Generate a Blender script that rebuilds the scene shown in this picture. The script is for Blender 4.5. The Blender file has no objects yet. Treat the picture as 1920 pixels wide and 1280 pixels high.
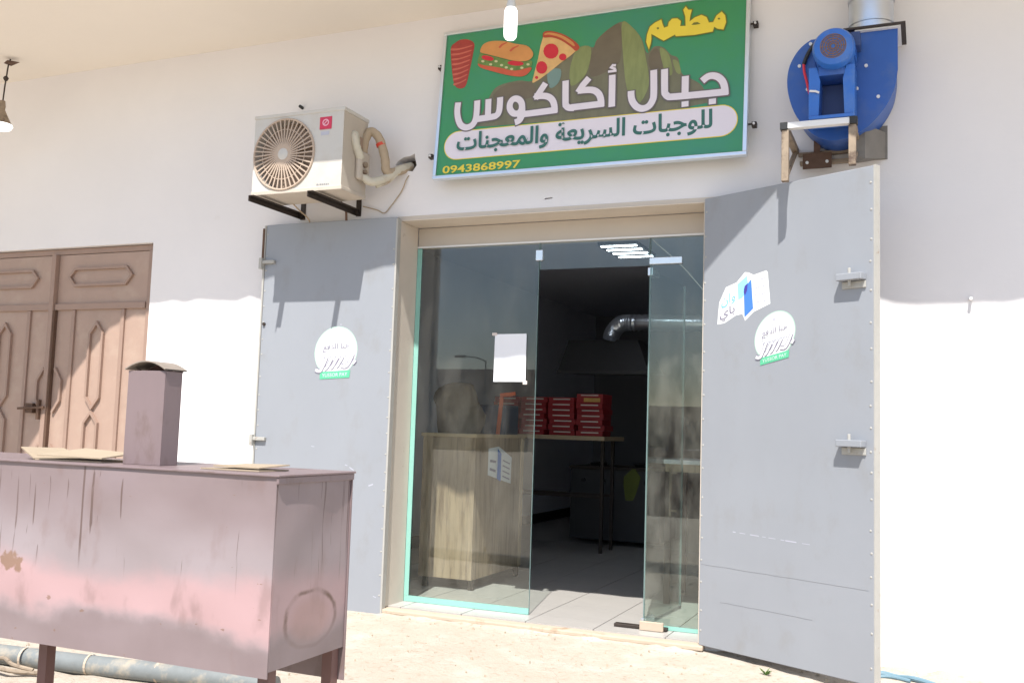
import bpy, bmesh, math, random
from mathutils import Vector, Matrix
from mathutils.geometry import tessellate_polygon
random.seed(7)
R = math.radians
scene = bpy.context.scene
COL = scene.collection

# ------------------------------------------------------------------ camera
cam_data = bpy.data.cameras.new('camera')
cam_data.sensor_width = 36.0
cam_data.lens = 36.0 * 1830.0 / 1920.0
cam_data.clip_start = 0.05
cam_data.clip_end = 600.0
cam = bpy.data.objects.new('camera', cam_data)
COL.objects.link(cam)
def aim(loc, yaw, pitch, roll):
    cy, sy, cp, sp = math.cos(yaw), math.sin(yaw), math.cos(pitch), math.sin(pitch)
    f = Vector((sy * cp, cy * cp, sp)); r = Vector((cy, -sy, 0)); u = r.cross(f)
    r2 = math.cos(roll) * r + math.sin(roll) * u
    u2 = -math.sin(roll) * r + math.cos(roll) * u
    m = Matrix((r2, u2, -f)).transposed().to_4x4()
    m.translation = loc
    return m
cam.matrix_world = aim(Vector((2.287, -5.82, 1.247)), R(-23.1), R(5.1), R(1.83))
scene.camera = cam

# ------------------------------------------------------------------ sky, sun, exposure
SUN_DIR = Vector((-0.21, 1.0, -1.60)).normalized()      # direction the light travels
world = bpy.data.worlds.new('World')
scene.world = world
world.use_nodes = True
wn, wl = world.node_tree.nodes, world.node_tree.links
sky = wn.new('ShaderNodeTexSky')
sky.sky_type = 'NISHITA'
sky.sun_disc = False
sky.sun_elevation = math.asin(-SUN_DIR.z)
sky.sun_rotation = math.atan2(-SUN_DIR.x, -SUN_DIR.y)
sky.dust_density = 1.0
sky.air_density = 1.0
wl.new(sky.outputs[0], wn['Background'].inputs[0])
wn['Background'].inputs[1].default_value = 0.115
sun_data = bpy.data.lights.new('sun', 'SUN')
sun_data.energy = 4.6
sun_data.angle = R(0.53)
sun_data.color = (1.0, 0.965, 0.91)
sun = bpy.data.objects.new('sun', sun_data)
sun.rotation_euler = SUN_DIR.to_track_quat('-Z', 'Y').to_euler()
sun.location = (3, -8, 14)
COL.objects.link(sun)
vs = scene.view_settings
vs.view_transform = 'Standard'
vs.look = 'None'
vs.gamma = 1.0
vs.use_curve_mapping = False
vs.exposure = 0.73
scene.cycles.max_bounces = 7
scene.cycles.diffuse_bounces = 4
scene.cycles.glossy_bounces = 3
scene.cycles.transparent_max_bounces = 12
scene.cycles.use_denoising = True
scene.cycles.sample_clamp_indirect = 8.0

# ------------------------------------------------------------------ materials
def mat(name, col, rough=0.6, metal=0.0, var=0.0, vscale=6.0, col2=None, c2scale=2.0, c2lo=0.5, c2hi=0.7,
        bump=0.0, bscale=60.0, stretch=(1, 1, 1), emit=None, estr=0.0, coords='Object', spec=0.5, c2max=1.0):
    m = bpy.data.materials.new(name)
    m.use_nodes = True
    n, l = m.node_tree.nodes, m.node_tree.links
    p = n['Principled BSDF']
    p.inputs['Roughness'].default_value = rough
    p.inputs['Metallic'].default_value = metal
    p.inputs['Specular IOR Level'].default_value = spec
    c4 = lambda c: (c[0], c[1], c[2], 1)
    p.inputs['Base Color'].default_value = c4(col)
    if emit:
        p.inputs['Emission Color'].default_value = c4(emit)
        p.inputs['Emission Strength'].default_value = estr
    if var or col2 or bump:
        tc = n.new('ShaderNodeTexCoord')
        mp = n.new('ShaderNodeMapping')
        mp.inputs['Scale'].default_value = stretch
        l.new(tc.outputs[coords], mp.inputs[0])
    out = None
    if var or col2:
        nz = n.new('ShaderNodeTexNoise')
        nz.inputs['Scale'].default_value = vscale
        nz.inputs['Detail'].default_value = 6
        nz.inputs['Roughness'].default_value = 0.6
        l.new(mp.outputs[0], nz.inputs['Vector'])
        mx = n.new('ShaderNodeMix'); mx.data_type = 'RGBA'
        mx.inputs[6].default_value = c4([x * (1 - var) for x in col])
        mx.inputs[7].default_value = c4([min(1, x * (1 + var)) for x in col])
        l.new(nz.outputs['Fac'], mx.inputs[0])
        out = mx.outputs[2]
        if col2:
            n2 = n.new('ShaderNodeTexNoise')
            n2.inputs['Scale'].default_value = c2scale
            n2.inputs['Detail'].default_value = 8
            n2.inputs['Roughness'].default_value = 0.65
            l.new(mp.outputs[0], n2.inputs['Vector'])
            mr = n.new('ShaderNodeMapRange')
            mr.inputs[1].default_value = c2lo; mr.inputs[2].default_value = c2hi
            mr.inputs[4].default_value = c2max
            l.new(n2.outputs['Fac'], mr.inputs[0])
            m2 = n.new('ShaderNodeMix'); m2.data_type = 'RGBA'
            l.new(mr.outputs[0], m2.inputs[0]); l.new(out, m2.inputs[6])
            m2.inputs[7].default_value = c4(col2)
            out = m2.outputs[2]
        l.new(out, p.inputs['Base Color'])
    if bump:
        nb = n.new('ShaderNodeTexNoise')
        nb.inputs['Scale'].default_value = bscale
        nb.inputs['Detail'].default_value = 5
        l.new(mp.outputs[0], nb.inputs['Vector'])
        bp = n.new('ShaderNodeBump')
        bp.inputs['Strength'].default_value = bump
        bp.inputs['Distance'].default_value = 0.01
        l.new(nb.outputs['Fac'], bp.inputs['Height'])
        l.new(bp.outputs[0], p.inputs['Normal'])
    return m

def glass_mat(name, tint, f0=0.05, dust=0.03):
    m = bpy.data.materials.new(name); m.use_nodes = True
    n, l = m.node_tree.nodes, m.node_tree.links
    n.remove(n['Principled BSDF'])
    out = n['Material Output']
    tr = n.new('ShaderNodeBsdfTransparent'); tr.inputs[0].default_value = (*tint, 1)
    gl = n.new('ShaderNodeBsdfGlossy'); gl.inputs['Roughness'].default_value = 0.0
    geo = n.new('ShaderNodeNewGeometry')
    dot = n.new('ShaderNodeVectorMath'); dot.operation = 'DOT_PRODUCT'
    l.new(geo.outputs['Normal'], dot.inputs[0]); l.new(geo.outputs['Incoming'], dot.inputs[1])
    ab = n.new('ShaderNodeMath'); ab.operation = 'ABSOLUTE'; l.new(dot.outputs['Value'], ab.inputs[0])
    inv = n.new('ShaderNodeMath'); inv.operation = 'SUBTRACT'; inv.inputs[0].default_value = 1.0; l.new(ab.outputs[0], inv.inputs[1])
    pw = n.new('ShaderNodeMath'); pw.operation = 'POWER'; l.new(inv.outputs[0], pw.inputs[0]); pw.inputs[1].default_value = 5
    mr = n.new('ShaderNodeMapRange'); mr.inputs[3].default_value = f0; mr.inputs[4].default_value = 1.0
    l.new(pw.outputs[0], mr.inputs[0])
    mix = n.new('ShaderNodeMixShader')
    l.new(mr.outputs[0], mix.inputs[0]); l.new(tr.outputs[0], mix.inputs[1]); l.new(gl.outputs[0], mix.inputs[2])
    df = n.new('ShaderNodeBsdfDiffuse'); df.inputs[0].default_value = (0.72, 0.68, 0.6, 1)
    tc = n.new('ShaderNodeTexCoord'); mp = n.new('ShaderNodeMapping'); mp.inputs['Scale'].default_value = (3.0, 1, 1.2)
    l.new(tc.outputs['Object'], mp.inputs[0])
    nz = n.new('ShaderNodeTexNoise'); nz.inputs['Scale'].default_value = 1.6; nz.inputs['Detail'].default_value = 9; nz.inputs['Roughness'].default_value = 0.65
    l.new(mp.outputs[0], nz.inputs['Vector'])
    m3 = n.new('ShaderNodeMapRange'); m3.inputs[1].default_value = 0.45; m3.inputs[2].default_value = 0.75
    m3.inputs[3].default_value = dust * 0.2; m3.inputs[4].default_value = dust * 2.6
    l.new(nz.outputs['Fac'], m3.inputs[0])
    mix2 = n.new('ShaderNodeMixShader')
    l.new(m3.outputs[0], mix2.inputs[0]); l.new(mix.outputs[0], mix2.inputs[1]); l.new(df.outputs[0], mix2.inputs[2])
    l.new(mix2.outputs[0], out.inputs['Surface'])
    return m

# ------------------------------------------------------------------ mesh helpers
class MB:
    def __init__(self): self.v = []; self.f = []
    def add(self, vs, fs):
        b = len(self.v)
        self.v += [tuple(p) for p in vs]
        self.f += [tuple(i + b for i in f) for f in fs]
        return self
    def box(self, x0, x1, y0, y1, z0, z1):
        return self.add([(x0, y0, z0), (x1, y0, z0), (x1, y1, z0), (x0, y1, z0), (x0, y0, z1), (x1, y0, z1), (x1, y1, z1), (x0, y1, z1)],
                        [(0, 3, 2, 1), (4, 5, 6, 7), (0, 1, 5, 4), (1, 2, 6, 5), (2, 3, 7, 6), (3, 0, 4, 7)])
    def bar(self, a, b, w, h, up=(0, 0, 1)):
        a = Vector(a); b = Vector(b); d = (b - a).normalized(); up = Vector(up)
        if abs(d.dot(up)) > 0.99: up = Vector((0, 1, 0))
        s = d.cross(up).normalized() * (w / 2); t = s.normalized().cross(d) * (h / 2)
        vs = [p + i * s + j * t for p in (a, b) for i, j in ((-1, -1), (1, -1), (1, 1), (-1, 1))]
        return self.add(vs, [(0, 1, 2, 3), (7, 6, 5, 4), (0, 4, 5, 1), (1, 5, 6, 2), (2, 6, 7, 3), (3, 7, 4, 0)])
    def cyl(self, a, b, r, r2=None, n=20, caps=True):
        a = Vector(a); b = Vector(b); r2 = r if r2 is None else r2
        d = (b - a).normalized(); s = d.orthogonal().normalized(); t = d.cross(s)
        vs = [p + (s * math.cos(2 * math.pi * i / n) + t * math.sin(2 * math.pi * i / n)) * q for p, q in ((a, r), (b, r2)) for i in range(n)]
        fs = [(i, (i + 1) % n, n + (i + 1) % n, n + i) for i in range(n)]
        if caps: fs += [tuple(range(n - 1, -1, -1)), tuple(range(n, 2 * n))]
        return self.add(vs, fs)
    def tube(self, pts, r, n=10, caps=True):
        pts = [Vector(p) for p in pts]; rr = r if isinstance(r, (list, tuple)) else [r] * len(pts)
        prev = None; vs = []
        for i, p in enumerate(pts):
            d = (pts[min(i + 1, len(pts) - 1)] - pts[max(i - 1, 0)]).normalized()
            s = d.orthogonal().normalized() if prev is None else (prev - d * prev.dot(d)).normalized()
            prev = s; t = d.cross(s)
            vs += [p + (s * math.cos(2 * math.pi * k / n) + t * math.sin(2 * math.pi * k / n)) * rr[i] for k in range(n)]
        fs = [(i * n + k, i * n + (k + 1) % n, (i + 1) * n + (k + 1) % n, (i + 1) * n + k) for i in range(len(pts) - 1) for k in range(n)]
        if caps: fs += [tuple(range(n - 1, -1, -1)), tuple(range((len(pts) - 1) * n, len(pts) * n))]
        return self.add(vs, fs)
    def lathe(self, prof, c, axis='z', n=24):
        vs = []; c = Vector(c)
        for r, h in prof:
            for k in range(n):
                a = 2 * math.pi * k / n; x, y = r * math.cos(a), r * math.sin(a)
                vs.append(c + (Vector((x, y, h)) if axis == 'z' else Vector((x, h, y))))
        fs = [(i * n + k, i * n + (k + 1) % n, (i + 1) * n + (k + 1) % n, (i + 1) * n + k) for i in range(len(prof) - 1) for k in range(n)]
        return self.add(vs, fs)
    def holes(self, loops, fn, flip=False):          # flat polygon with holes, fn maps (a, b) -> xyz
        tri = tessellate_polygon([[Vector((a, b, 0)) for a, b in lp] for lp in loops])
        flat = [p for lp in loops for p in lp]
        fs = []
        for t in tri:
            (ax, ay), (bx, by), (cx, cy) = [flat[i] for i in t]
            if ((bx - ax) * (cy - ay) - (by - ay) * (cx - ax) < 0) != flip: t = t[::-1]
            fs.append(tuple(t))
        return self.add([fn(*p) for p in flat], fs)
    def prism(self, poly, f0, f1):                    # closed solid between two maps of the same outline
        self.holes([poly], f0, True); self.holes([poly], f1)
        n = len(poly)
        return self.add([f0(*p) for p in poly] + [f1(*p) for p in poly], [(i, (i + 1) % n, n + (i + 1) % n, n + i) for i in range(n)])
    def ribbon(self, pts, w, fn, depth=0.0, closed=False):   # mitred flat stroke; fn(a, b, h)
        P = [Vector(p) for p in pts]; n = len(P); L = []; Rr = []
        for i in range(n):
            a = P[i - 1] if (closed or i > 0) else None; b = P[(i + 1) % n] if (closed or i < n - 1) else None
            d0 = (P[i] - a).normalized() if a is not None else None; d1 = (b - P[i]).normalized() if b is not None else None
            d0 = d0 or d1; d1 = d1 or d0
            n0 = Vector((-d0.y, d0.x)); n1 = Vector((-d1.y, d1.x)); m = (n0 + n1)
            m = m.normalized() if m.length > 1e-6 else n0
            k = (w / 2) / max(0.35, m.dot(n0))
            L.append(P[i] + m * k); Rr.append(P[i] - m * k)
        k = n if closed else n - 1
        vs = [fn(p.x, p.y, depth) for p in L] + [fn(p.x, p.y, depth) for p in Rr]
        fs = [(i, n + i, n + (i + 1) % n, (i + 1) % n) for i in range(k)]
        self.add(vs, fs)
        if depth:
            vs2 = vs + [fn(p.x, p.y, 0) for p in L] + [fn(p.x, p.y, 0) for p in Rr]
            fs2 = [(i, (i + 1) % n, 2 * n + (i + 1) % n, 2 * n + i) for i in range(k)] + [(n + (i + 1) % n, n + i, 3 * n + i, 3 * n + (i + 1) % n) for i in range(k)]
            if not closed: fs2 += [(n, 0, 2 * n, 3 * n), (n - 1, 2 * n - 1, 4 * n - 1, 3 * n - 1)]
            self.add(vs2, fs2)
        return self
    def build(self, name, m, parent=None, smooth=False, bevel=0.0, fix=False):
        me = bpy.data.meshes.new(name)
        me.from_pydata(self.v, [], self.f); me.update()
        if fix:
            bm = bmesh.new(); bm.from_mesh(me)
            bmesh.ops.remove_doubles(bm, verts=bm.verts, dist=1e-5)
            bmesh.ops.recalc_face_normals(bm, faces=bm.faces); bm.to_mesh(me); bm.free()
        o = bpy.data.objects.new(name, me); COL.objects.link(o)
        me.materials.append(m)
        if smooth:
            me.shade_smooth()
            try: me.set_sharp_from_angle(angle=R(38))
            except Exception: pass
        if bevel:
            b = o.modifiers.new('bevel', 'BEVEL'); b.width = bevel; b.segments = 2; b.limit_method = 'ANGLE'; b.angle_limit = R(40)
        if parent: o.parent = parent
        return o

def thing(name, label, cat, loc=(0, 0, 0), rz=0.0, group=None, matrix=None):
    o = bpy.data.objects.new(name, None); COL.objects.link(o)
    o.empty_display_size = 0.1
    if matrix is not None: o.matrix_world = matrix
    else: o.location = loc; o.rotation_euler = (0, 0, rz)
    o['label'] = label; o['category'] = cat
    if group: o['group'] = group
    return o
def tag(o, label, cat, group=None):
    o['label'] = label; o['category'] = cat
    if group: o['group'] = group
    return o
def struct(o): o['kind'] = 'structure'; return o
def copy_obj(src, parent, **kw):
    c = src.copy(); COL.objects.link(c); c.parent = parent
    for k, v in kw.items(): setattr(c, k, v)
    return c
def circle(cx, cy, rx, ry=None, n=32, a0=0.0):
    ry = rx if ry is None else ry
    return [(cx + rx * math.cos(a0 + 2 * math.pi * i / n), cy + ry * math.sin(a0 + 2 * math.pi * i / n)) for i in range(n)]
def smoothpts(pts, k=6, closed=False):                # Catmull-Rom
    P = [Vector(p) for p in pts]; n = len(P); out = []
    g = lambda i: P[i % n] if closed else P[max(0, min(n - 1, i))]
    for i in range(n if closed else n - 1):
        p0, p1, p2, p3 = g(i - 1), g(i), g(i + 1), g(i + 2)
        for j in range(k):
            t = j / k
            out.append(0.5 * ((2 * p1) + (p2 - p0) * t + (2 * p0 - 5 * p1 + 4 * p2 - p3) * t * t + (3 * p1 - p0 - 3 * p2 + p3) * t ** 3))
    if not closed: out.append(P[-1])
    return [tuple(p) for p in out]

FORMS = {'ا': ('FE8D', 'FE8E', 0, 0), 'ب': ('FE8F', 'FE90', 'FE91', 'FE92'), 'ة': ('FE93', 'FE94', 0, 0), 'ت': ('FE95', 'FE96', 'FE97', 'FE98'),
         'ج': ('FE9D', 'FE9E', 'FE9F', 'FEA0'), 'د': ('FEA9', 'FEAA', 0, 0), 'ر': ('FEAD', 'FEAE', 0, 0), 'س': ('FEB1', 'FEB2', 'FEB3', 'FEB4'),
         'ع': ('FEC9', 'FECA', 'FECB', 'FECC'), 'ف': ('FED1', 'FED2', 'FED3', 'FED4'), 'ل': ('FEDD', 'FEDE', 'FEDF', 'FEE0'),
         'م': ('FEE1', 'FEE2', 'FEE3', 'FEE4'), 'ن': ('FEE5', 'FEE6', 'FEE7', 'FEE8'), 'ه': ('FEE9', 'FEEA', 'FEEB', 'FEEC'),
         'و': ('FEED', 'FEEE', 0, 0), 'ي': ('FEF1', 'FEF2', 'FEF3', 'FEF4')}
def arabic(s):
    out = []
    for i, c in enumerate(s):
        if c not in FORMS: out.append(c); continue
        pv = i > 0 and s[i - 1] in FORMS and FORMS[s[i - 1]][2]
        nx = i + 1 < len(s) and s[i + 1] in FORMS and FORMS[c][2]
        out.append(chr(int(FORMS[c][(3 if nx else 1) if pv else (2 if nx else 0)], 16)))
    return ''.join(out[::-1])
def text_mb(body, x0, x1, y0, y1, fn, h, bold=0.0, shear=0.0):
    """lettering fitted into a box; fn(a, b, height) -> xyz; every glyph island sits a hair above the one before"""
    cu = bpy.data.curves.new('lettering', 'FONT'); cu.body = body; cu.offset = bold; cu.resolution_u = 3
    o = bpy.data.objects.new('lettering', cu); COL.objects.link(o)
    bpy.context.view_layer.update()
    ev = o.evaluated_get(bpy.context.evaluated_depsgraph_get())
    me = ev.to_mesh()
    P = [v.co.copy() for v in me.vertices]; F = [tuple(p.vertices) for p in me.polygons]
    ev.to_mesh_clear()
    bpy.data.objects.remove(o); bpy.data.curves.remove(cu)
    par = list(range(len(P)))
    def find(i):
        while par[i] != i: par[i] = par[par[i]]; i = par[i]
        return i
    for f in F:
        for i in f[1:]: par[find(i)] = find(f[0])
    ids = {}
    lx, hx = min(p.x for p in P), max(p.x for p in P); ly, hy = min(p.y for p in P), max(p.y for p in P)
    mb = MB(); vs = []
    for i, p in enumerate(P):
        k = ids.setdefault(find(i), len(ids))
        b = y0 + (p.y - ly) / (hy - ly) * (y1 - y0)
        vs.append(fn(x0 + (p.x - lx) / (hx - lx) * (x1 - x0) + shear * (b - y0), b, h + 0.00012 * k))
    return mb.add(vs, F)

# ------------------------------------------------------------------ material library
M = {}
M['plaster'] = mat('wall_plaster', (0.76, 0.740, 0.742), 0.9, var=0.045, vscale=1.3, col2=(0.55, 0.50, 0.45), c2scale=3.1, c2lo=0.66, c2hi=0.86, c2max=0.35, bump=0.12, bscale=35, spec=0.2)
M['soffit'] = mat('soffit_paint', (0.80, 0.745, 0.67), 0.9, var=0.04, vscale=1.1, bump=0.1, bscale=22, spec=0.2)
M['cream_metal'] = mat('cream_frame_paint', (0.60, 0.53, 0.45), 0.5, var=0.08, vscale=9, col2=(0.3, 0.2, 0.13), c2scale=11, c2lo=0.66, c2hi=0.75, c2max=0.6, bump=0.08, bscale=60)
M['roller'] = mat('beige_housing_paint', (0.50, 0.45, 0.39), 0.5, var=0.05, vscale=5)
M['door'] = mat('grey_door_paint', (0.282, 0.297, 0.325), 0.42, var=0.07, vscale=2.2, col2=(0.235, 0.225, 0.205), c2scale=5.5, c2lo=0.55, c2hi=0.78, c2max=0.45, bump=0.5, bscale=2.6, stretch=(1, 1, 0.6))
M['door_edge'] = mat('door_edge_steel', (0.40, 0.39, 0.36), 0.5, var=0.12, vscale=14, col2=(0.25, 0.17, 0.11), c2scale=18, c2lo=0.62, c2hi=0.72)
M['rust'] = mat('rusty_steel', (0.13, 0.075, 0.05), 0.75, 0.3, var=0.35, vscale=22, bump=0.2, bscale=70)
M['dark_steel'] = mat('dark_bracket_steel', (0.055, 0.042, 0.035), 0.55, 0.5, var=0.3, vscale=20)
M['tan_steel'] = mat('weathered_tan_steel', (0.30, 0.235, 0.17), 0.65, 0.2, var=0.35, vscale=16, col2=(0.1, 0.065, 0.045), c2scale=12, c2lo=0.52, c2hi=0.66)
M['white_metal'] = mat('white_painted_steel', (0.72, 0.72, 0.72), 0.4, var=0.05)
M['alu'] = mat('brushed_aluminium', (0.72, 0.76, 0.8), 0.32, 0.85, var=0.06, vscale=10)
M['galv'] = mat('galvanised_duct', (0.60, 0.65, 0.72), 0.28, 0.9, var=0.12, vscale=7, bump=0.08, bscale=14)
M['black'] = mat('black_plastic', (0.02, 0.02, 0.02), 0.5)
M['dark_hole'] = mat('broken_masonry', (0.12, 0.085, 0.06), 0.95, var=0.4, vscale=20, bump=0.4, bscale=40)
M['gate'] = mat('brown_gate_paint', (0.375, 0.262, 0.208), 0.5, var=0.13, vscale=3.5, col2=(0.46, 0.355, 0.28), c2scale=3, c2lo=0.5, c2hi=0.75, c2max=0.7, bump=0.06, bscale=12)
M['gate_mould'] = mat('brown_gate_moulding', (0.31, 0.21, 0.165), 0.5, var=0.12, vscale=8)
M['glass'] = glass_mat('shop_glass', (0.945, 0.975, 0.96), 0.058, 0.018)
M['side_glass'] = glass_mat('painted_haze_glass', (0.90, 0.96, 0.935), 0.07, 0.035)  # dust film thickened to paint in this pane's pale, hazy reflection
M['glass_seam'] = mat('glass_seam', (0.16, 0.24, 0.235), 0.2)
M['glass_edge'] = mat('green_glass_edge', (0.25, 0.50, 0.43), 0.15, var=0.08, vscale=4)
M['chrome'] = mat('patch_fitting_steel', (0.75, 0.78, 0.82), 0.25, 0.7)
M['paper'] = mat('white_paper', (0.82, 0.83, 0.86), 0.8, var=0.02, spec=0.2)
M['tile'] = mat('marble_floor_tile', (0.43, 0.41, 0.385), 0.3, var=0.12, vscale=2.5, col2=(0.40, 0.38, 0.36), c2scale=3.2, c2lo=0.5, c2hi=0.68, c2max=0.6, stretch=(1, 2.2, 1))
M['grout'] = mat('floor_grout', (0.33, 0.30, 0.27), 0.9, var=0.2)
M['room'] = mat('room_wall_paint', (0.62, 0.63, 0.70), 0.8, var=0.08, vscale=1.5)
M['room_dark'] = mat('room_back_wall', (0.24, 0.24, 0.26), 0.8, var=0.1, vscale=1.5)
M['wood'] = mat('laminate_oak', (0.36, 0.27, 0.18), 0.5, var=0.3, vscale=5, col2=(0.15, 0.10, 0.065), c2scale=3.0, c2lo=0.48, c2hi=0.66, c2max=0.8, stretch=(9, 9, 0.8))
M['wood_edge'] = mat('pale_wood_edge', (0.46, 0.35, 0.22), 0.5, var=0.1)
M['red_card'] = mat('red_printed_card', (0.30, 0.018, 0.022), 0.5, var=0.1, vscale=7)
M['card_white'] = mat('white_card', (0.62, 0.55, 0.5), 0.7)
M['card_yellow'] = mat('yellow_print', (0.55, 0.33, 0.09), 0.6, var=0.3, vscale=30)
M['sill'] = mat('sill_stone', (0.47, 0.38, 0.29), 0.8, var=0.14, vscale=6, col2=(0.27, 0.17, 0.10), c2scale=7, c2lo=0.58, c2hi=0.7, c2max=0.7, bump=0.25, bscale=40)
M['ac'] = mat('dusty_ac_casing', (0.56, 0.54, 0.50), 0.5, var=0.06, vscale=4, col2=(0.46, 0.39, 0.31), c2scale=4, c2lo=0.45, c2hi=0.75, c2max=0.6)
M['ac_dusty'] = mat('sand_coated_ac_side', (0.50, 0.44, 0.37), 0.75, var=0.1, vscale=5)
M['ac_rib'] = mat('dusty_fan_guard', (0.46, 0.36, 0.28), 0.6, var=0.12, vscale=9)
M['ac_dark'] = mat('fan_cavity', (0.33, 0.24, 0.18), 0.8, var=0.2, vscale=9)
M['ac_red'] = mat('red_badge', (0.58, 0.03, 0.08), 0.4)
M['ac_pink'] = mat('badge_emblem', (0.8, 0.42, 0.5), 0.4)
M['grey_print'] = mat('grey_print', (0.25, 0.25, 0.26), 0.5)
M['wrap'] = mat('pipe_wrap_white', (0.58, 0.54, 0.44), 0.7, var=0.1, vscale=20, col2=(0.40, 0.31, 0.22), c2scale=10, c2lo=0.5, c2hi=0.65, bump=0.3, bscale=50)
M['wrap_tan'] = mat('pipe_foam_tan', (0.42, 0.33, 0.23), 0.8, var=0.18, vscale=16, bump=0.3, bscale=40)
M['red_tape'] = mat('red_tape', (0.6, 0.06, 0.03), 0.5)
M['blue'] = mat('blue_enamel', (0.022, 0.095, 0.37), 0.4, var=0.15, vscale=5, col2=(0.11, 0.15, 0.26), c2scale=6, c2lo=0.5, c2hi=0.8, c2max=0.6, bump=0.15, bscale=7)
M['blue_light'] = mat('blue_enamel_pedestal', (0.03, 0.14, 0.50), 0.33, var=0.12, vscale=7, col2=(0.14, 0.22, 0.38), c2scale=8, c2lo=0.5, c2hi=0.8, c2max=0.6)
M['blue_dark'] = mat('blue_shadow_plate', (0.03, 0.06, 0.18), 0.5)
M['orange_dust'] = mat('dusty_fan_cover', (0.20, 0.12, 0.09), 0.7, var=0.3, vscale=30)
M['red_cable'] = mat('red_cable', (0.65, 0.03, 0.06), 0.5)
M['bulb'] = mat('lit_bulb', (0.85, 0.87, 0.9), 0.3, emit=(1.0, 0.98, 0.95), estr=1.3)
M['bulb_neck'] = mat('bulb_neck', (0.62, 0.62, 0.6), 0.4)
M['concrete'] = mat('far_render', (0.30, 0.24, 0.19), 0.9, var=0.15, vscale=0.6)
M['far_dark'] = mat('far_window', (0.04, 0.045, 0.05), 0.3)
M['cardboard'] = mat('cardboard', (0.36, 0.285, 0.20), 0.85, var=0.12, vscale=9, bump=0.15, bscale=50)
M['pvc'] = mat('weathered_grey_pipe', (0.18, 0.195, 0.195), 0.6, var=0.25, vscale=14, col2=(0.34, 0.30, 0.24), c2scale=9, c2lo=0.5, c2hi=0.66, bump=0.15, bscale=40)
M['green'] = mat('weed_leaf', (0.08, 0.17, 0.03), 0.6, var=0.3, vscale=40)
M['hose'] = mat('blue_hose', (0.14, 0.24, 0.30), 0.5, var=0.15, vscale=20)
M['stone'] = mat('pebble', (0.40, 0.33, 0.25), 0.9, var=0.25, vscale=9)
M['sack'] = mat('tan_sack', (0.17, 0.135, 0.10), 0.9, var=0.35, vscale=8, bump=0.3, bscale=30)
M['navy'] = mat('navy_plastic', (0.03, 0.045, 0.085), 0.45)
M['orange'] = mat('orange_plastic', (0.55, 0.10, 0.03), 0.5)
M['lime'] = mat('lime_cloth', (0.075, 0.09, 0.01), 0.8, var=0.15, vscale=12)
M['hood'] = mat('dark_hood_steel', (0.07, 0.07, 0.075), 0.4, 0.5, var=0.15, vscale=5)
M['led'] = mat('led_strip', (0.8, 0.85, 0.9), 0.4, emit=(0.86, 0.93, 1.0), estr=12.0)

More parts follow.
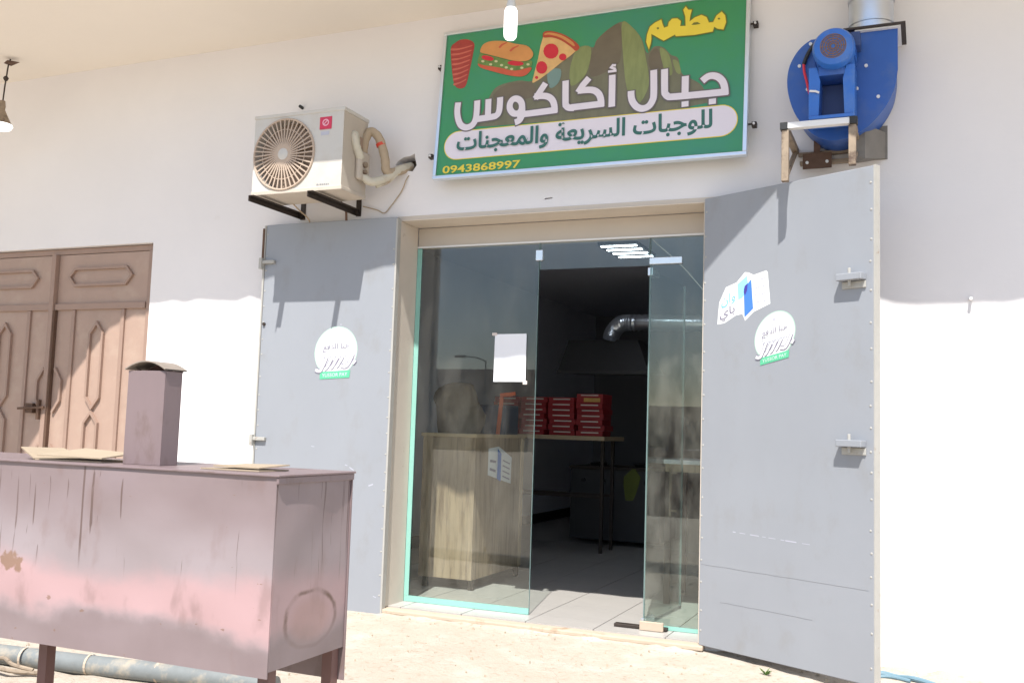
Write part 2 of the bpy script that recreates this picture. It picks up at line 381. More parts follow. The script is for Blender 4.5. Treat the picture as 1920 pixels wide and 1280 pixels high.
# grill paint: burnt and faded in a band where the fire sits, with drips running from the lid
def grill_mat(name, side):
    m = bpy.data.materials.new(name); m.use_nodes = True
    n, l = m.node_tree.nodes, m.node_tree.links
    p = n['Principled BSDF']; p.inputs['Roughness'].default_value = 0.42
    tc = n.new('ShaderNodeTexCoord'); sp = n.new('ShaderNodeSeparateXYZ'); l.new(tc.outputs['Object'], sp.inputs[0])
    def math_(op, a, b=None):
        k = n.new('ShaderNodeMath'); k.operation = op
        for i, q in enumerate((a, b)):
            if q is None: continue
            if isinstance(q, (int, float)): k.inputs[i].default_value = q
            else: l.new(q, k.inputs[i])
        return k.outputs[0]
    def noise(scale, stretch=(1, 1, 1), det=5):
        mp = n.new('ShaderNodeMapping'); mp.inputs['Scale'].default_value = stretch; l.new(tc.outputs['Object'], mp.inputs[0])
        k = n.new('ShaderNodeTexNoise'); k.inputs['Scale'].default_value = scale; k.inputs['Detail'].default_value = det
        l.new(mp.outputs[0], k.inputs['Vector']); return k.outputs['Fac']
    def rng(x, a, b, c=0.0, d=1.0):
        k = n.new('ShaderNodeMapRange'); k.interpolation_type = 'SMOOTHSTEP'
        for i, q in enumerate((x, a, b, c, d)):
            if isinstance(q, (int, float)): k.inputs[i].default_value = q
            else: l.new(q, k.inputs[i])
        return k.outputs[0]
    def mix(f, a, b):
        k = n.new('ShaderNodeMix'); k.data_type = 'RGBA'
        for i, q in ((0, f), (6, a), (7, b)):
            if isinstance(q, tuple): k.inputs[i].default_value = (*q, 1)
            elif isinstance(q, (int, float)): k.inputs[i].default_value = q
            else: l.new(q, k.inputs[i])
        return k.outputs[2]
    z = math_('ADD', math_('ADD', sp.outputs[2], math_('MULTIPLY', math_('SUBTRACT', noise(2.4, (1, 1, 2)), 0.5), 0.20)), math_('MULTIPLY', math_('SUBTRACT', noise(14, (1, 1, 1), 9), 0.5), 0.05))
    if not side: z = math_('ADD', z, math_('MULTIPLY', sp.outputs[0], 0.05))
    base = mix(noise(7), (0.195, 0.145, 0.147), (0.260, 0.205, 0.206))
    pale = math_('MULTIPLY', rng(z, 0.60, 0.665), rng(z, 1.02, 0.80))
    c = mix(math_('MULTIPLY', pale, 0.3 if side else 0.6), base, (0.34, 0.295, 0.305))
    pink = math_('MULTIPLY', rng(z, 0.615, 0.675), rng(z, 0.83, 0.73))
    c = mix(math_('MULTIPLY', pink, 0.4 if side else 0.64), c, (0.50, 0.295, 0.295))
    c = mix(math_('MULTIPLY', rng(noise(11, (1, 1, 0.5), 9), 0.55, 0.72), 0.45), c, (0.20, 0.135, 0.125))
    sp1 = math_('SQRT', math_('ADD', math_('POWER', math_('MULTIPLY', math_('ADD', sp.outputs[0], 0.425), 14), 2), math_('POWER', math_('MULTIPLY', math_('SUBTRACT', sp.outputs[2], 0.775), 26), 2)))
    c = mix(math_('MULTIPLY', rng(math_('ADD', sp1, math_('MULTIPLY', math_('SUBTRACT', noise(40), 0.5), 1.6)), 0.85, 0.55), 0.0 if side else 0.85), c, (0.22, 0.13, 0.08))
    drip = math_('MULTIPLY', rng(noise(1.0, (60, 60, 0.55), 2), 0.645, 0.68), rng(math_('ADD', sp.outputs[2], math_('MULTIPLY', noise(3, (9, 9, 0.1)), 0.35)), 0.92, 1.02))
    c = mix(math_('MULTIPLY', drip, 0.85), c, (0.11, 0.07, 0.06))
    chip = rng(noise(19, (1, 1, 1.6), 3), 0.735, 0.755)
    c = mix(math_('MULTIPLY', chip, 0.7), c, (0.20, 0.115, 0.075))
    if side:
        dy = math_('DIVIDE', math_('SUBTRACT', sp.outputs[1], -3.30), 0.135)
        dz = math_('DIVIDE', math_('SUBTRACT', sp.outputs[2], 0.665), 0.085)
        r = math_('ADD', math_('SQRT', math_('ADD', math_('MULTIPLY', dy, dy), math_('MULTIPLY', dz, dz))), math_('MULTIPLY', math_('SUBTRACT', noise(9), 0.5), 0.35))
        ring = math_('MULTIPLY', math_('MULTIPLY', rng(r, 0.84, 0.95), rng(r, 1.08, 0.97)), math_('MULTIPLY', rng(dz, -0.9, 0.5, 0.25, 1.0), rng(noise(14), 0.35, 0.6, 0.2, 1.0)))
        c = mix(math_('MULTIPLY', rng(r, 1.0, 0.5), 0.4), c, (0.30, 0.175, 0.145))
        c = mix(math_('MULTIPLY', ring, 0.95), c, (0.11, 0.06, 0.04))
    l.new(c, p.inputs['Base Color'])
    bp = n.new('ShaderNodeBump'); bp.inputs['Strength'].default_value = 0.10; bp.inputs['Distance'].default_value = 0.02
    l.new(noise(5), bp.inputs['Height']); l.new(bp.outputs[0], p.inputs['Normal'])
    return m
M['grill'] = grill_mat('burnt_grill_paint', False)
M['grill_side'] = grill_mat('burnt_grill_end_paint', True)
M['grill_plain'] = mat('grill_red_oxide', (0.205, 0.152, 0.154), 0.45, var=0.15, vscale=6, col2=(0.12, 0.075, 0.055), c2scale=8, c2lo=0.54, c2hi=0.7, c2max=0.7, stretch=(1, 1, 0.5))
M['grill_leg'] = mat('grill_leg_paint', (0.15, 0.075, 0.065), 0.55, var=0.15, vscale=12)

# dusty cracked screed
def ground_mat():
    m = bpy.data.materials.new('sandy_screed'); m.use_nodes = True
    n, l = m.node_tree.nodes, m.node_tree.links
    p = n['Principled BSDF']; p.inputs['Roughness'].default_value = 0.95; p.inputs['Specular IOR Level'].default_value = 0.15
    tc = n.new('ShaderNodeTexCoord')
    def noise(s, d=8, r=0.6):
        k = n.new('ShaderNodeTexNoise'); k.inputs['Scale'].default_value = s; k.inputs['Detail'].default_value = d; k.inputs['Roughness'].default_value = r
        l.new(tc.outputs['Object'], k.inputs['Vector']); return k.outputs['Fac']
    def rng(x, a, b, c=0.0, d=1.0):
        k = n.new('ShaderNodeMapRange')
        l.new(x, k.inputs[0])
        for i, q in enumerate((a, b, c, d)): k.inputs[i + 1].default_value = q
        return k.outputs[0]
    def mix(f, a, b):
        k = n.new('ShaderNodeMix'); k.data_type = 'RGBA'; l.new(f, k.inputs[0])
        for i, q in ((6, a), (7, b)):
            if isinstance(q, tuple): k.inputs[i].default_value = (*q, 1)
            else: l.new(q, k.inputs[i])
        return k.outputs[2]
    c = mix(noise(1.7), (0.44, 0.375, 0.305), (0.53, 0.475, 0.40))
    c = mix(rng(noise(3.3), 0.5, 0.66), c, (0.53, 0.485, 0.42))
    c = mix(rng(noise(26, 4), 0.56, 0.70, 0, 0.5), c, (0.30, 0.215, 0.145))
    c = mix(rng(noise(8, 9, 0.75), 0.52, 0.68, 0, 0.4), c, (0.37, 0.28, 0.20))
    vo = n.new('ShaderNodeTexVoronoi'); vo.feature = 'DISTANCE_TO_EDGE'; vo.inputs['Scale'].default_value = 1.1
    wv = n.new('ShaderNodeVectorMath'); wv.operation = 'ADD'
    sc = n.new('ShaderNodeVectorMath'); sc.operation = 'SCALE'; sc.inputs[3].default_value = 0.35
    k = n.new('ShaderNodeTexNoise'); k.inputs['Scale'].default_value = 4; k.inputs['Detail'].default_value = 5; l.new(tc.outputs['Object'], k.inputs['Vector'])
    l.new(k.outputs['Color'], sc.inputs[0]); l.new(tc.outputs['Object'], wv.inputs[0]); l.new(sc.outputs[0], wv.inputs[1]); l.new(wv.outputs[0], vo.inputs['Vector'])
    crack = rng(vo.outputs['Distance'], 0.006, 0.0, 0, 0.18)
    c = mix(crack, c, (0.23, 0.15, 0.10))
    l.new(c, p.inputs['Base Color'])
    ad = n.new('ShaderNodeMath'); ad.operation = 'SUBTRACT'; l.new(noise(38, 12, 0.75), ad.inputs[0]); l.new(crack, ad.inputs[1])
    bp = n.new('ShaderNodeBump'); bp.inputs['Strength'].default_value = 0.75; bp.inputs['Distance'].default_value = 0.018
    l.new(ad.outputs[0], bp.inputs['Height']); l.new(bp.outputs[0], p.inputs['Normal'])
    return m
M['ground'] = ground_mat()

# ------------------------------------------------------------------ ground
def graded(lo, hi, flo, fhi, step):
    a = [flo + i * step for i in range(int((fhi - flo) / step) + 1)]
    s = step
    while a[-1] < hi: s *= 1.6; a.append(min(hi, a[-1] + s))
    s = step; b = []
    x = flo
    while x > lo: s *= 1.6; x = max(lo, x - s); b.append(x)
    return b[::-1] + a
gx = graded(-200, 200, -3.2, 4.0, 0.12); gy = graded(-220, 60, -4.2, 0.36, 0.12)
mb = MB()
rg = random.Random(3)
for y in gy:
    for x in gx:
        inside = -3.1 < x < 3.9 and -4.1 < y < -0.15
        mb.v.append((x, y, (rg.uniform(-0.007, 0.007) if inside else 0.0) - (0.012 * max(0, x - 1.2) if inside else 0)))
nx = len(gx)
mb.f = [(j * nx + i, j * nx + i + 1, (j + 1) * nx + i + 1, (j + 1) * nx + i) for j in range(len(gy) - 1) for i in range(nx - 1)]
ground = struct(mb.build('ground', M['ground'], smooth=True))
mb = MB(); rg = random.Random(11)
for i in range(420):
    x, y = rg.uniform(-2.6, 3.4), rg.uniform(-2.6, -0.08)
    r = rg.uniform(0.003, 0.012) * (1.6 if rg.random() < 0.08 else 1)
    b = [(x + r * math.cos(a + rg.random()) * rg.uniform(.7, 1.3), y + r * math.sin(a) * rg.uniform(.7, 1.3), -0.004) for a in (0, 1.26, 2.5, 3.77, 5.0)]
    t = [(x + (q[0] - x) * .55, y + (q[1] - y) * .55, r * rg.uniform(.5, .9) + .002) for q in b]
    mb.add(b + t, [(k, (k + 1) % 5, 5 + (k + 1) % 5, 5 + k) for k in range(5)] + [(5, 6, 7, 8, 9)])
o = mb.build('gravel', M['stone']); o['kind'] = 'stuff'; o['label'] = 'loose grit and pebbles scattered on the dusty ground'

# ------------------------------------------------------------------ the building
shop = thing('shop_building', 'white plastered shop building with overhanging concrete roof', 'building', (0, 0, 0))
jag = lambda cx, cz, rx, rz, n, s: [(cx + rx * math.cos(a) * k, cz + rz * math.sin(a) * k) for a, k in
                                   [(2 * math.pi * i / n, random.Random(s + i).uniform(0.75, 1.2)) for i in range(n)]]
outer = [(-9, -0.3), (7, -0.3), (7, 4.3), (-9, 4.3)]
opening = [(-1.06, 0.0), (1.06, 0.0), (1.06, 2.66), (-1.06, 2.66)]
gateway = [(-5.42, 0.0), (-3.265, 0.0), (-3.265, 2.605), (-5.42, 2.605)]
acH = [(-1.125, 3.055), (-1.10, 3.085), (-1.06, 3.105), (-1.01, 3.11), (-0.975, 3.125), (-0.965, 3.075), (-0.955, 3.04), (-0.985, 3.00), (-1.03, 3.005), (-1.07, 3.03)]
slot = [(0.0, 2.737), (0.055, 2.742), (0.06, 2.75), (0.005, 2.748)]
mb = MB()
mb.holes([outer, opening, gateway, acH, slot], lambda a, b: (a, 0.0, b))
for lp in (opening, gateway, acH, slot):
    n_ = len(lp); dep = 0.25 if lp in (opening, gateway) else 0.12
    mb.add([(a, 0, b) for a, b in lp] + [(a, dep, b) for a, b in lp], [(i, (i + 1) % n_, n_ + (i + 1) % n_, n_ + i) for i in range(n_)])
mb.holes([outer, opening, gateway], lambda a, b: (a, 0.25, b), True)
mb.add([(-9, 0, 4.3), (7, 0, 4.3), (7, .25, 4.3), (-9, .25, 4.3), (-9, 0, -.3), (7, 0, -.3), (7, .25, -.3), (-9, .25, -.3)], [(0, 1, 2, 3), (7, 6, 5, 4), (0, 3, 7, 4), (1, 5, 6, 2)])
mb.build('front_wall', M['plaster'], shop)
mb = MB(); mb.holes([[(a + (a + 1.03) * .3, b + (b - 3.06) * .3) for a, b in acH]], lambda a, b: (a, 0.1205, b))
MB().holes([[(a, b) for a, b in slot]], lambda a, b: (a, 0.03, b)).build('hole_lining', M['dark_hole'], shop); mb.build('hole_lining', M['dark_hole'], shop)
# overhanging roof: front edge as the shadows on wall and gate tell
rg = random.Random(5)
edge = []
kn = [(7.5, -1.33), (2.4, -1.29), (1.7, -1.19), (1.4, -1.20), (1.1, -1.235), (-0.5, -1.235), (-0.8, -1.185), (-1.7, -1.21), (-2.9, -1.225), (-3.2, -1.22), (-3.43, -1.275), (-3.68, -1.48), (-4.09, -1.89), (-5.2, -3.0), (-9.5, -3.0)]
for (ax, ay), (bx, by) in zip(kn[:-1], kn[1:]):
    d = max(1, int(abs(bx - ax) / 0.11))
    for i in range(d):
        t = i / d
        edge.append((ax + (bx - ax) * t, ay + (by - ay) * t + rg.uniform(-0.012, 0.012)))
edge.append(kn[-1])
slab = edge + [(-9.5, 9.0), (7.5, 9.0)]
mb = MB().prism(slab, lambda a, b: (a, b, 4.08 + 0), lambda a, b: (a, b, 4.38))
mb.build('roof_overhang', M['soffit'], shop)
# lintel trim, jambs and shutter housing
MB().box(-1.0592, 1.0592, -0.014, 0.236, 2.6485, 2.6592).build('lintel_lining', M['cream_metal'], shop, bevel=0.003)
MB().box(-1.0592, -1.0492, -0.014, 0.236, 0.036, 2.6480).build('door_jamb', M['cream_metal'], shop, bevel=0.003)
MB().box(1.0492, 1.0592, -0.014, 0.236, 0.036, 2.6480).build('door_jamb', M['cream_metal'], shop, bevel=0.003)
MB().box(-1.085, -1.0597, -0.004, -0.0005, 0.0, 2.684).build('jamb_trim', M['cream_metal'], shop, bevel=0.003)
MB().box(-1.0592, 1.15, -0.004, -0.0005, 2.6597, 2.684).build('lintel_trim', M['cream_metal'], shop, bevel=0.003)
MB().box(-1.0488, 1.0488, 0.2365, 0.34, 2.512, 2.6480).build('shutter_housing', M['roller'], shop, bevel=0.006)
MB().box(-1.0488, 1.0488, 0.231, 0.2362, 2.503, 2.515).build('housing_lip', M['white_metal'], shop)
# doorstep
MB().box(-1.10, 1.09, -0.075, 0.02, 0.004, 0.0345).build('door_sill', M['sill'], shop, bevel=0.008)
MB().box(-1.06, 1.06, -0.055, 0.02, -0.2, 0.0035).build('step_base', M['sill'], shop)
# room behind the glass
mb = MB()
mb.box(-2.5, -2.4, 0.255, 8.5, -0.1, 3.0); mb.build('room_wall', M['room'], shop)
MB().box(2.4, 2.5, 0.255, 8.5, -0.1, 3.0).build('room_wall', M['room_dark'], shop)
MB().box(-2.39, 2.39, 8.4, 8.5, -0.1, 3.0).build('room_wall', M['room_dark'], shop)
MB().box(-2.5, 2.5, 0.255, 8.5, 3.001, 3.1).build('room_ceiling', M['room'], shop)
MB().box(-2.399, -2.385, 0.3, 8.39, 0.041, 0.16).build('skirting_board', M['black'], shop)
# floor of tiles
floor = struct(MB().box(-2.4, 2.4, 0.021, 8.4, -0.08, 0.070).build('floor', M['grout']))
floor.location.z = -0.04
tile0 = None; T = 0.45; seg = {}
for j in range(-1, 9):
    for i in range(-4, 4):
        y0 = 0.024 if j < 0 else 0.262 + j * T; y1 = 0.258 if j < 0 else y0 + T - 0.006
        x0 = -0.05 + i * T; x1 = x0 + T - 0.006
        if j < 0: x0, x1 = max(x0, -1.05), min(x1, 1.05)
        if x1 - x0 < 0.05: continue
        key = (round(x1 - x0, 3), round(y1 - y0, 3))
        if key not in seg:
            t = MB().box(0, key[0], 0, key[1], 0.0705, 0.080).build('tile', M['tile'], floor); seg[key] = t
        else: t = copy_obj(seg[key], floor)
        t.location = (x0, y0, rg.uniform(-0.0006, 0.0006))
MB().box(-2.38, 2.38, 4.33, 8.38, 0.0705, 0.0795).build('far_tiles', M['tile'], floor)

M['dull_duct'] = mat('dusty_grey_duct', (0.22, 0.205, 0.185), 0.7, 0.2, var=0.2, vscale=12)

def drift(label, pts, wid, hgt, seed):
    rnd = random.Random(seed); A = smoothpts(pts, 10); m = MB(); K = 7
    for i, (x, y) in enumerate(A):
        w_ = wid * rnd.uniform(.6, 1.3); h_ = hgt * rnd.uniform(.35, 1.2) * min(1, i / 4, (len(A) - 1 - i) / 4)
        for k in range(K):
            t = k / (K - 1)
            m.v.append((x + rnd.uniform(-.004, .004), y - w_ * t, -.006 + (h_ + .006) * (1 - t) ** 1.6 + rnd.uniform(-.0015, .0015)))
    n_ = len(A)
    m.f = [(i * K + k, i * K + k + 1, (i + 1) * K + k + 1, (i + 1) * K + k) for i in range(n_ - 1) for k in range(K - 1)]
    o = m.build('sand_drift', M['ground'], smooth=True); o['kind'] = 'stuff'; o['label'] = label
drift('sand blown against the foot of the right wall', [(1.15, .002), (1.8, .002), (2.6, .002), (3.6, .002), (5, .002)], .16, .035, 1)
drift('sand and dust lying against the doorstep', [(-1.1, -.05), (-.6, -.052), (0, -.052), (.6, -.052), (1.08, -.05)], .13, .022, 2)

M['cap'] = mat('dusty_cap_steel', (0.27, 0.225, 0.185), 0.6, var=0.15, vscale=12)
M['seam'] = mat('door_seam', (0.20, 0.205, 0.215), 0.5)

# ------------------------------------------------------------------ glass front
front = thing('glass_shopfront', 'frameless glass shopfront with fixed panes under the beige shutter housing', 'shopfront', (0, 0.245, 0))
def pane(name, x0, x1, z0, z1, par, y=0.0, t=0.010):
    p = MB().add([(x0, y - t / 2, z0), (x1, y - t / 2, z0), (x1, y - t / 2, z1), (x0, y - t / 2, z1), (x0, y + t / 2, z0), (x1, y + t / 2, z0), (x1, y + t / 2, z1), (x0, y + t / 2, z1)],
                 [(0, 1, 2, 3), (5, 4, 7, 6)]).build(name, M['glass'], par)
    for nm, q in (('glass_edge', (x0, x0 + .0025)), ('glass_edge', (x1 - .0025, x1))):
        MB().box(q[0], q[1], y - t / 2 - .0006, y + t / 2 + .0006, z0, z1).build(nm, M['glass_seam'], p)
    return p
fp = pane('fixed_pane', -1.0480, -0.117, 0.043, 2.502, front)
MB().box(-1.047, -1.012, -0.012, -0.0065, 0.083, 2.50).build('edge_seal', M['glass_edge'], fp)
MB().box(-1.047, -0.118, -0.012, -0.0065, 0.042, 0.082).build('edge_seal', M['glass_edge'], fp)
tp = pane('transom_pane', -0.111, 0.648, 2.320, 2.502, front)
sp_ = pane('side_pane', 0.654, 1.048, 0.043, 2.502, front); sp_.data.materials[0] = M['side_glass']
MB().box(0.656, 1.047, -0.012, -0.0065, 0.042, 0.067).build('edge_seal', M['glass_edge'], sp_)
for x0, x1, z0, z1 in ((-0.139, -0.089, 2.381, 2.453), (0.650, 0.862, 2.326, 2.370)):
    MB().box(x0, x1, -0.018, 0.018, z0, z1).build('patch_fitting', M['chrome'], front, bevel=0.003)
# glass leaf standing open into the room
leaf = thing('glass_door', 'glass door leaf standing open into the dark room', 'door', (0.651, 0.256, -0.04), R(90 - 4))
gp = pane('door_pane', 0.0, 0.757, 0.105, 2.335, leaf)
MB().box(-0.005, 0.13, -0.017, 0.017, 2.298, 2.350).build('patch_fitting', M['chrome'], leaf, bevel=0.003)
MB().box(-0.005, 0.16, -0.017, 0.017, 0.088, 0.135).build('patch_fitting', M['chrome'], leaf, bevel=0.003)
MB().cyl((0.64, 0.045, 0.72), (0.64, 0.045, 1.06), 0.010, n=12).cyl((0.64, 0.0, 0.76), (0.64, 0.045, 0.76), 0.008, n=8).cyl((0.64, 0.0, 1.02), (0.64, 0.045, 1.02), 0.008, n=8).build('door_handle', M['tan_steel'], leaf, smooth=True)
MB().box(0.746, 0.7542, -0.0062, 0.0062, 0.106, 2.333).build('edge_strip', M['glass_seam'], leaf)
tag(MB().box(0.481, 0.816, 0.175, 0.226, 0.0412, 0.062).build('floor_hinge_box', M['dark_steel'], bevel=0.004), 'low dark floor hinge box on the doorstep below the glass', 'door hinge')
tag(MB().box(0.651, 0.80, 0.152, 0.170, 0.0412, 0.096).build('patch_cover', M['sill'], bevel=0.004), 'small sand coloured block beside the floor hinge box', 'block')
n_ = MB(); px0, px1, pz0, pz1 = -0.424, -0.189, 1.561, 1.887
n_.add([(px0, 0.2350, pz0), (px1, 0.2355, pz0 + .002), (px1 - .002, 0.2355, pz1), (px0 + .001, 0.2350, pz1 - .002), (px0, 0.2358, pz0), (px1, 0.2362, pz0 + .002), (px1 - .002, 0.2362, pz1), (px0 + .001, 0.2358, pz1 - .002)],
       [(0, 1, 2, 3), (7, 6, 5, 4), (0, 4, 5, 1), (1, 5, 6, 2), (2, 6, 7, 3), (3, 7, 4, 0)])
notice = tag(n_.build('paper_notice', M['paper']), 'blank white sheet of paper taped to the glass', 'notice')
MB().box(px0 - .02, px0 + .016, 0.2335, 0.2347, pz1 - .012, pz1 + .008).build('tape', M['card_white'], notice)
MB().box(px1 - .018, px1 + .013, 0.2335, 0.2347, pz0 - .016, pz0 + .009).build('tape', M['card_white'], notice)

# ------------------------------------------------------------------ stickers
M['st_white'] = mat('sticker_white', (0.80, 0.82, 0.82), 0.45)
M['st_green'] = mat('sticker_green', (0.10, 0.48, 0.27), 0.45)
M['st_pale'] = mat('sticker_green_rim', (0.42, 0.60, 0.50), 0.45)
M['st_text'] = mat('sticker_text_grey', (0.22, 0.20, 0.27), 0.5)
M['st_faint'] = mat('sticker_faint_print', (0.46, 0.46, 0.53), 0.5)
M['st_mint'] = mat('sticker_mint_text', (0.55, 0.80, 0.66), 0.5)
M['st_blue'] = mat('sticker_blue', (0.06, 0.20, 0.62), 0.4)
M['st_cyan'] = mat('sticker_cyan', (0.30, 0.66, 0.82), 0.4)
M['st_teal'] = mat('sticker_teal', (0.16, 0.50, 0.62), 0.4)
M['st_navy'] = mat('sticker_navy', (0.06, 0.04, 0.30), 0.4)
def scribble(x0, x1, z, h, k, rnd):
    out = []; x = x0
    while x < x1:
        w = rnd.uniform(.4, 1.4) * k
        out.append([(x, z), (min(x + w, x1), z + rnd.uniform(-h, h))]); x += w + k * .45
    return out
def pay_sticker(par, cx, cz, r, slope, fn0, label):
    """round white sticker with a green bar; fn0(a, b, h)->local xyz of the door face"""
    fn = lambda a, b, h: fn0(a, b + slope * (a - cx), h)
    s = MB().holes([circle(cx, cz, r * 1.05, r * 1.05, 40)], lambda a, b: fn(a, b, .0008)).build('sticker', M['st_pale'], par)
    s['label'] = label
    MB().holes([circle(cx, cz, r, r, 40)], lambda a, b: fn(a, b, .0016)).build('sticker_face', M['st_white'], s)
    MB().holes([[(cx - .73 * r, cz - 1.13 * r), (cx + .72 * r, cz - 1.13 * r), (cx + .75 * r, cz - .82 * r), (cx - .73 * r, cz - .82 * r)]], lambda a, b: fn(a, b, .0024)).build('green_bar', M['st_green'], s)
    text_mb('YUSSOR PAY', cx - .62 * r, cx + .62 * r, cz - 1.05 * r, cz - .90 * r, fn, .0032, .01).build('bar_lettering', M['st_mint'], s)
    text_mb(arabic('هنا الدفع'), cx - .62 * r, cx + .66 * r, cz - .02 * r, cz + .36 * r, fn, .0026, .012).build('word_lettering', M['st_text'], s)
    rnd = random.Random(4); m = MB()
    for z_, h_ in ((cz - .24 * r, .01 * r), (cz - .19 * r, .01 * r)):
        for q in scribble(cx - .6 * r, cx + .65 * r, z_, h_, .1 * r, rnd): m.ribbon(q, .035 * r, lambda a, b, h: fn(a, b, .0026))
    for q in scribble(cx - .45 * r, cx + .3 * r, cz + .5 * r, .01 * r, .1 * r, rnd): m.ribbon(q, .03 * r, lambda a, b, h: fn(a, b, .0026))
    m.holes([circle(cx - .02 * r, cz + .72 * r, .07 * r, .07 * r, 10)], lambda a, b: fn(a, b, .0026))
    m.build('faint_lettering', M['st_faint'], s)
    logo = [[(-.95, -.72), (-.78, -.78), (-.66, -.70), (-.42, -.22)], [(-.50, -.70), (-.40, -.66), (-.18, -.30)], [(-.22, -.68), (-.12, -.62), (.10, -.26)],
            [(.05, -.66), (.14, -.58), (.36, -.24)], [(.30, -.62), (.52, -.66), (.68, -.52), (.86, -.16)], [(.86, -.56), (.98, -.42)]]
    for nm, mt, w, h in (('logo_outline', 'st_text', .20, .0034), ('logo_stroke', 'st_white', .12, .0046)):
        m = MB()
        for i, st in enumerate(logo):
            m.ribbon([(cx + a * r, cz + b * r) for a, b in smoothpts(st, 4)], w * r, lambda a, b, h_, i=i, h=h: fn(a, b, h + i * .00012))
        m.build(nm, M[mt], s)
    return s
def onepay_sticker(par, fn, label):
    s = MB().holes([[(0.107, 1.895), (0.112, 1.96), (0.119, 2.025), (0.166, 2.111), (0.241, 2.132), (0.300, 2.187), (0.325, 2.182), (0.361, 2.165), (0.446, 2.182), (0.456, 2.17), (0.475, 1.991), (0.364, 1.952), (0.305, 1.905), (0.285, 1.945), (0.24, 1.94), (0.16, 1.90)]],
                   lambda a, b: fn(a, b, .0008)).build('sticker', M['st_white'], par)
    s['label'] = label
    MB().holes([[(0.248, 2.12), (0.315, 2.165), (0.325, 2.10), (0.283, 2.039), (0.256, 2.03)]], lambda a, b: fn(a, b, .0016)).build('cyan_flap', M['st_cyan'], s)
    MB().holes([[(0.294, 2.09), (0.345, 2.142), (0.36, 1.972), (0.301, 1.925)]], lambda a, b: fn(a, b, .0024)).build('blue_flap', M['st_blue'], s)
    MB().holes([[(0.294, 2.07), (0.300, 2.105), (0.321, 2.12), (0.318, 2.08), (0.304, 2.052)]], lambda a, b: fn(a, b, .0032)).build('emblem_drop', M['st_navy'], s)
    sh = lambda a, b, h: fn(a, b + .30 * (a - .2), h)
    text_mb(arabic('وان'), 0.135, 0.235, 2.005, 2.075, sh, .0018, .01).build('word_lettering', M['st_teal'], s)
    text_mb(arabic('باي'), 0.125, 0.232, 1.925, 2.0, sh, .0018, .012).build('word_lettering', M['st_text'], s)
    rnd = random.Random(9); m = MB()
    for k in range(4):
        for q in scribble(0.372, 0.450, 2.135 - k * .042, .002, .012, rnd): m.ribbon(q, .009, lambda a, b, h: fn(a, b + .12 * (a - .41), .0016))
    m.build('faint_lettering', M['st_faint'], s)
    return s

# ------------------------------------------------------------------ steel doors
ld = thing('steel_door', 'grey steel door leaf folded flat against the wall below the air conditioner', 'door', (-1.045, -0.03, 0))
MB().box(-1.085, 0.0, -0.05, 0.0, -0.015, 2.665).build('door_leaf', M['door'], ld, bevel=0.004)
fl = lambda a, b, h: (a + 1.045, -0.05 - h, b)
pay_sticker(ld, -1.488, 1.742, 0.166, 0.06, fl, 'round white and green payment sticker')
MB().box(-0.004, 0.010, -0.054, -0.005, 0.0, 2.655).build('hinge_stile', M['door_edge'], ld, bevel=0.003)
MB().box(-1.1, -1.086, -0.055, 0.0, 0.0, 2.66).build('edge_strip', M['door_edge'], ld)
for z in (2.39, 1.12): MB().box(-1.10, -0.99, -0.075, -0.052, z - .012, z + .012).box(-1.115, -1.09, -0.085, -0.03, z - .05, z + .03).build('slide_bolt', M['door_edge'], ld, bevel=0.003)
MB().box(-1.112, -1.094, -0.06, -0.02, 2.42, 2.64).build('hinge_strap', M['rust'], ld, bevel=0.003)
MB().cyl((-1.06, -0.05, 1.94), (-1.06, -0.062, 1.94), 0.012, n=10).build('bolt_head', M['dark_steel'], ld)

rd = thing('steel_door', 'grey steel door leaf swung open on the right below the blue blower', 'door', (1.06, -0.045, 0), R(-27))
MB().box(0.0, 1.10, 0.0, 0.05, 0.035, 2.665).build('door_leaf', M['door'], rd, bevel=0.004)
MB().box(1.1005, 1.106, -0.001, 0.052, 0.03, 2.67).build('edge_strip', M['door_edge'], rd)
fr = lambda a, b, h: (a, -h, b)
pay_sticker(rd, 0.505, 1.81, 0.128, 0.21, fr, 'round white and green payment sticker')
onepay_sticker(rd, fr, 'white and blue payment sticker with folded flaps')
for z in (2.075, 1.215):
    lt = MB().box(0.915, 1.06, -0.055, -0.002, z - .006, z + .03).build('lock_keeper', M['door'], rd, bevel=0.004)
    MB().box(0.925, 1.06, -0.010, -0.001, z - .045, z - .009).cyl((0.98, -0.03, z - .035), (0.98, -0.03, z + .06), 0.008, n=10).build('bolt_pin', M['door_edge'], lt, bevel=0.002)
rg = random.Random(21); m = MB()
x = 0.235
while x < 0.70:
    w = rg.uniform(.01, .07); m.ribbon([(x, .705 - .035 * (x - .235)), (x + w, .705 - .035 * (x + w - .235))], rg.uniform(.003, .007), lambda a, b, h: fr(a, b, .0007)); x += w + rg.uniform(.004, .04)
m.build('paint_scratch', M['st_faint'], rd)
for z0, a0, a1 in ((.497, .012, 1.07), (.30, .15, .75)): MB().ribbon([(a0 + (a1 - a0) * k / 12, z0 + rg.uniform(-.0015, .0015)) for k in range(13)], .0022, lambda a, b, h: fr(a, b, .0006)).build('sheet_seam', M['seam'], rd)
for par, xs, yy in ((rd, (0.012, 1.085), -0.0012), (ld, (-1.072, -0.012), -0.0512)):
    for x in xs:
        m = MB(); z = .12
        while z < 2.6:
            m.lathe([(.007, 0), (.005, -.0022), (.0, -.003)], (x + rg.uniform(-.003, .003), yy + .001, z), 'y', 7); z += rg.uniform(.10, .17)
        o = m.build('weld_spots', M['door_edge'], par); o['kind'] = 'stuff'
m = MB()
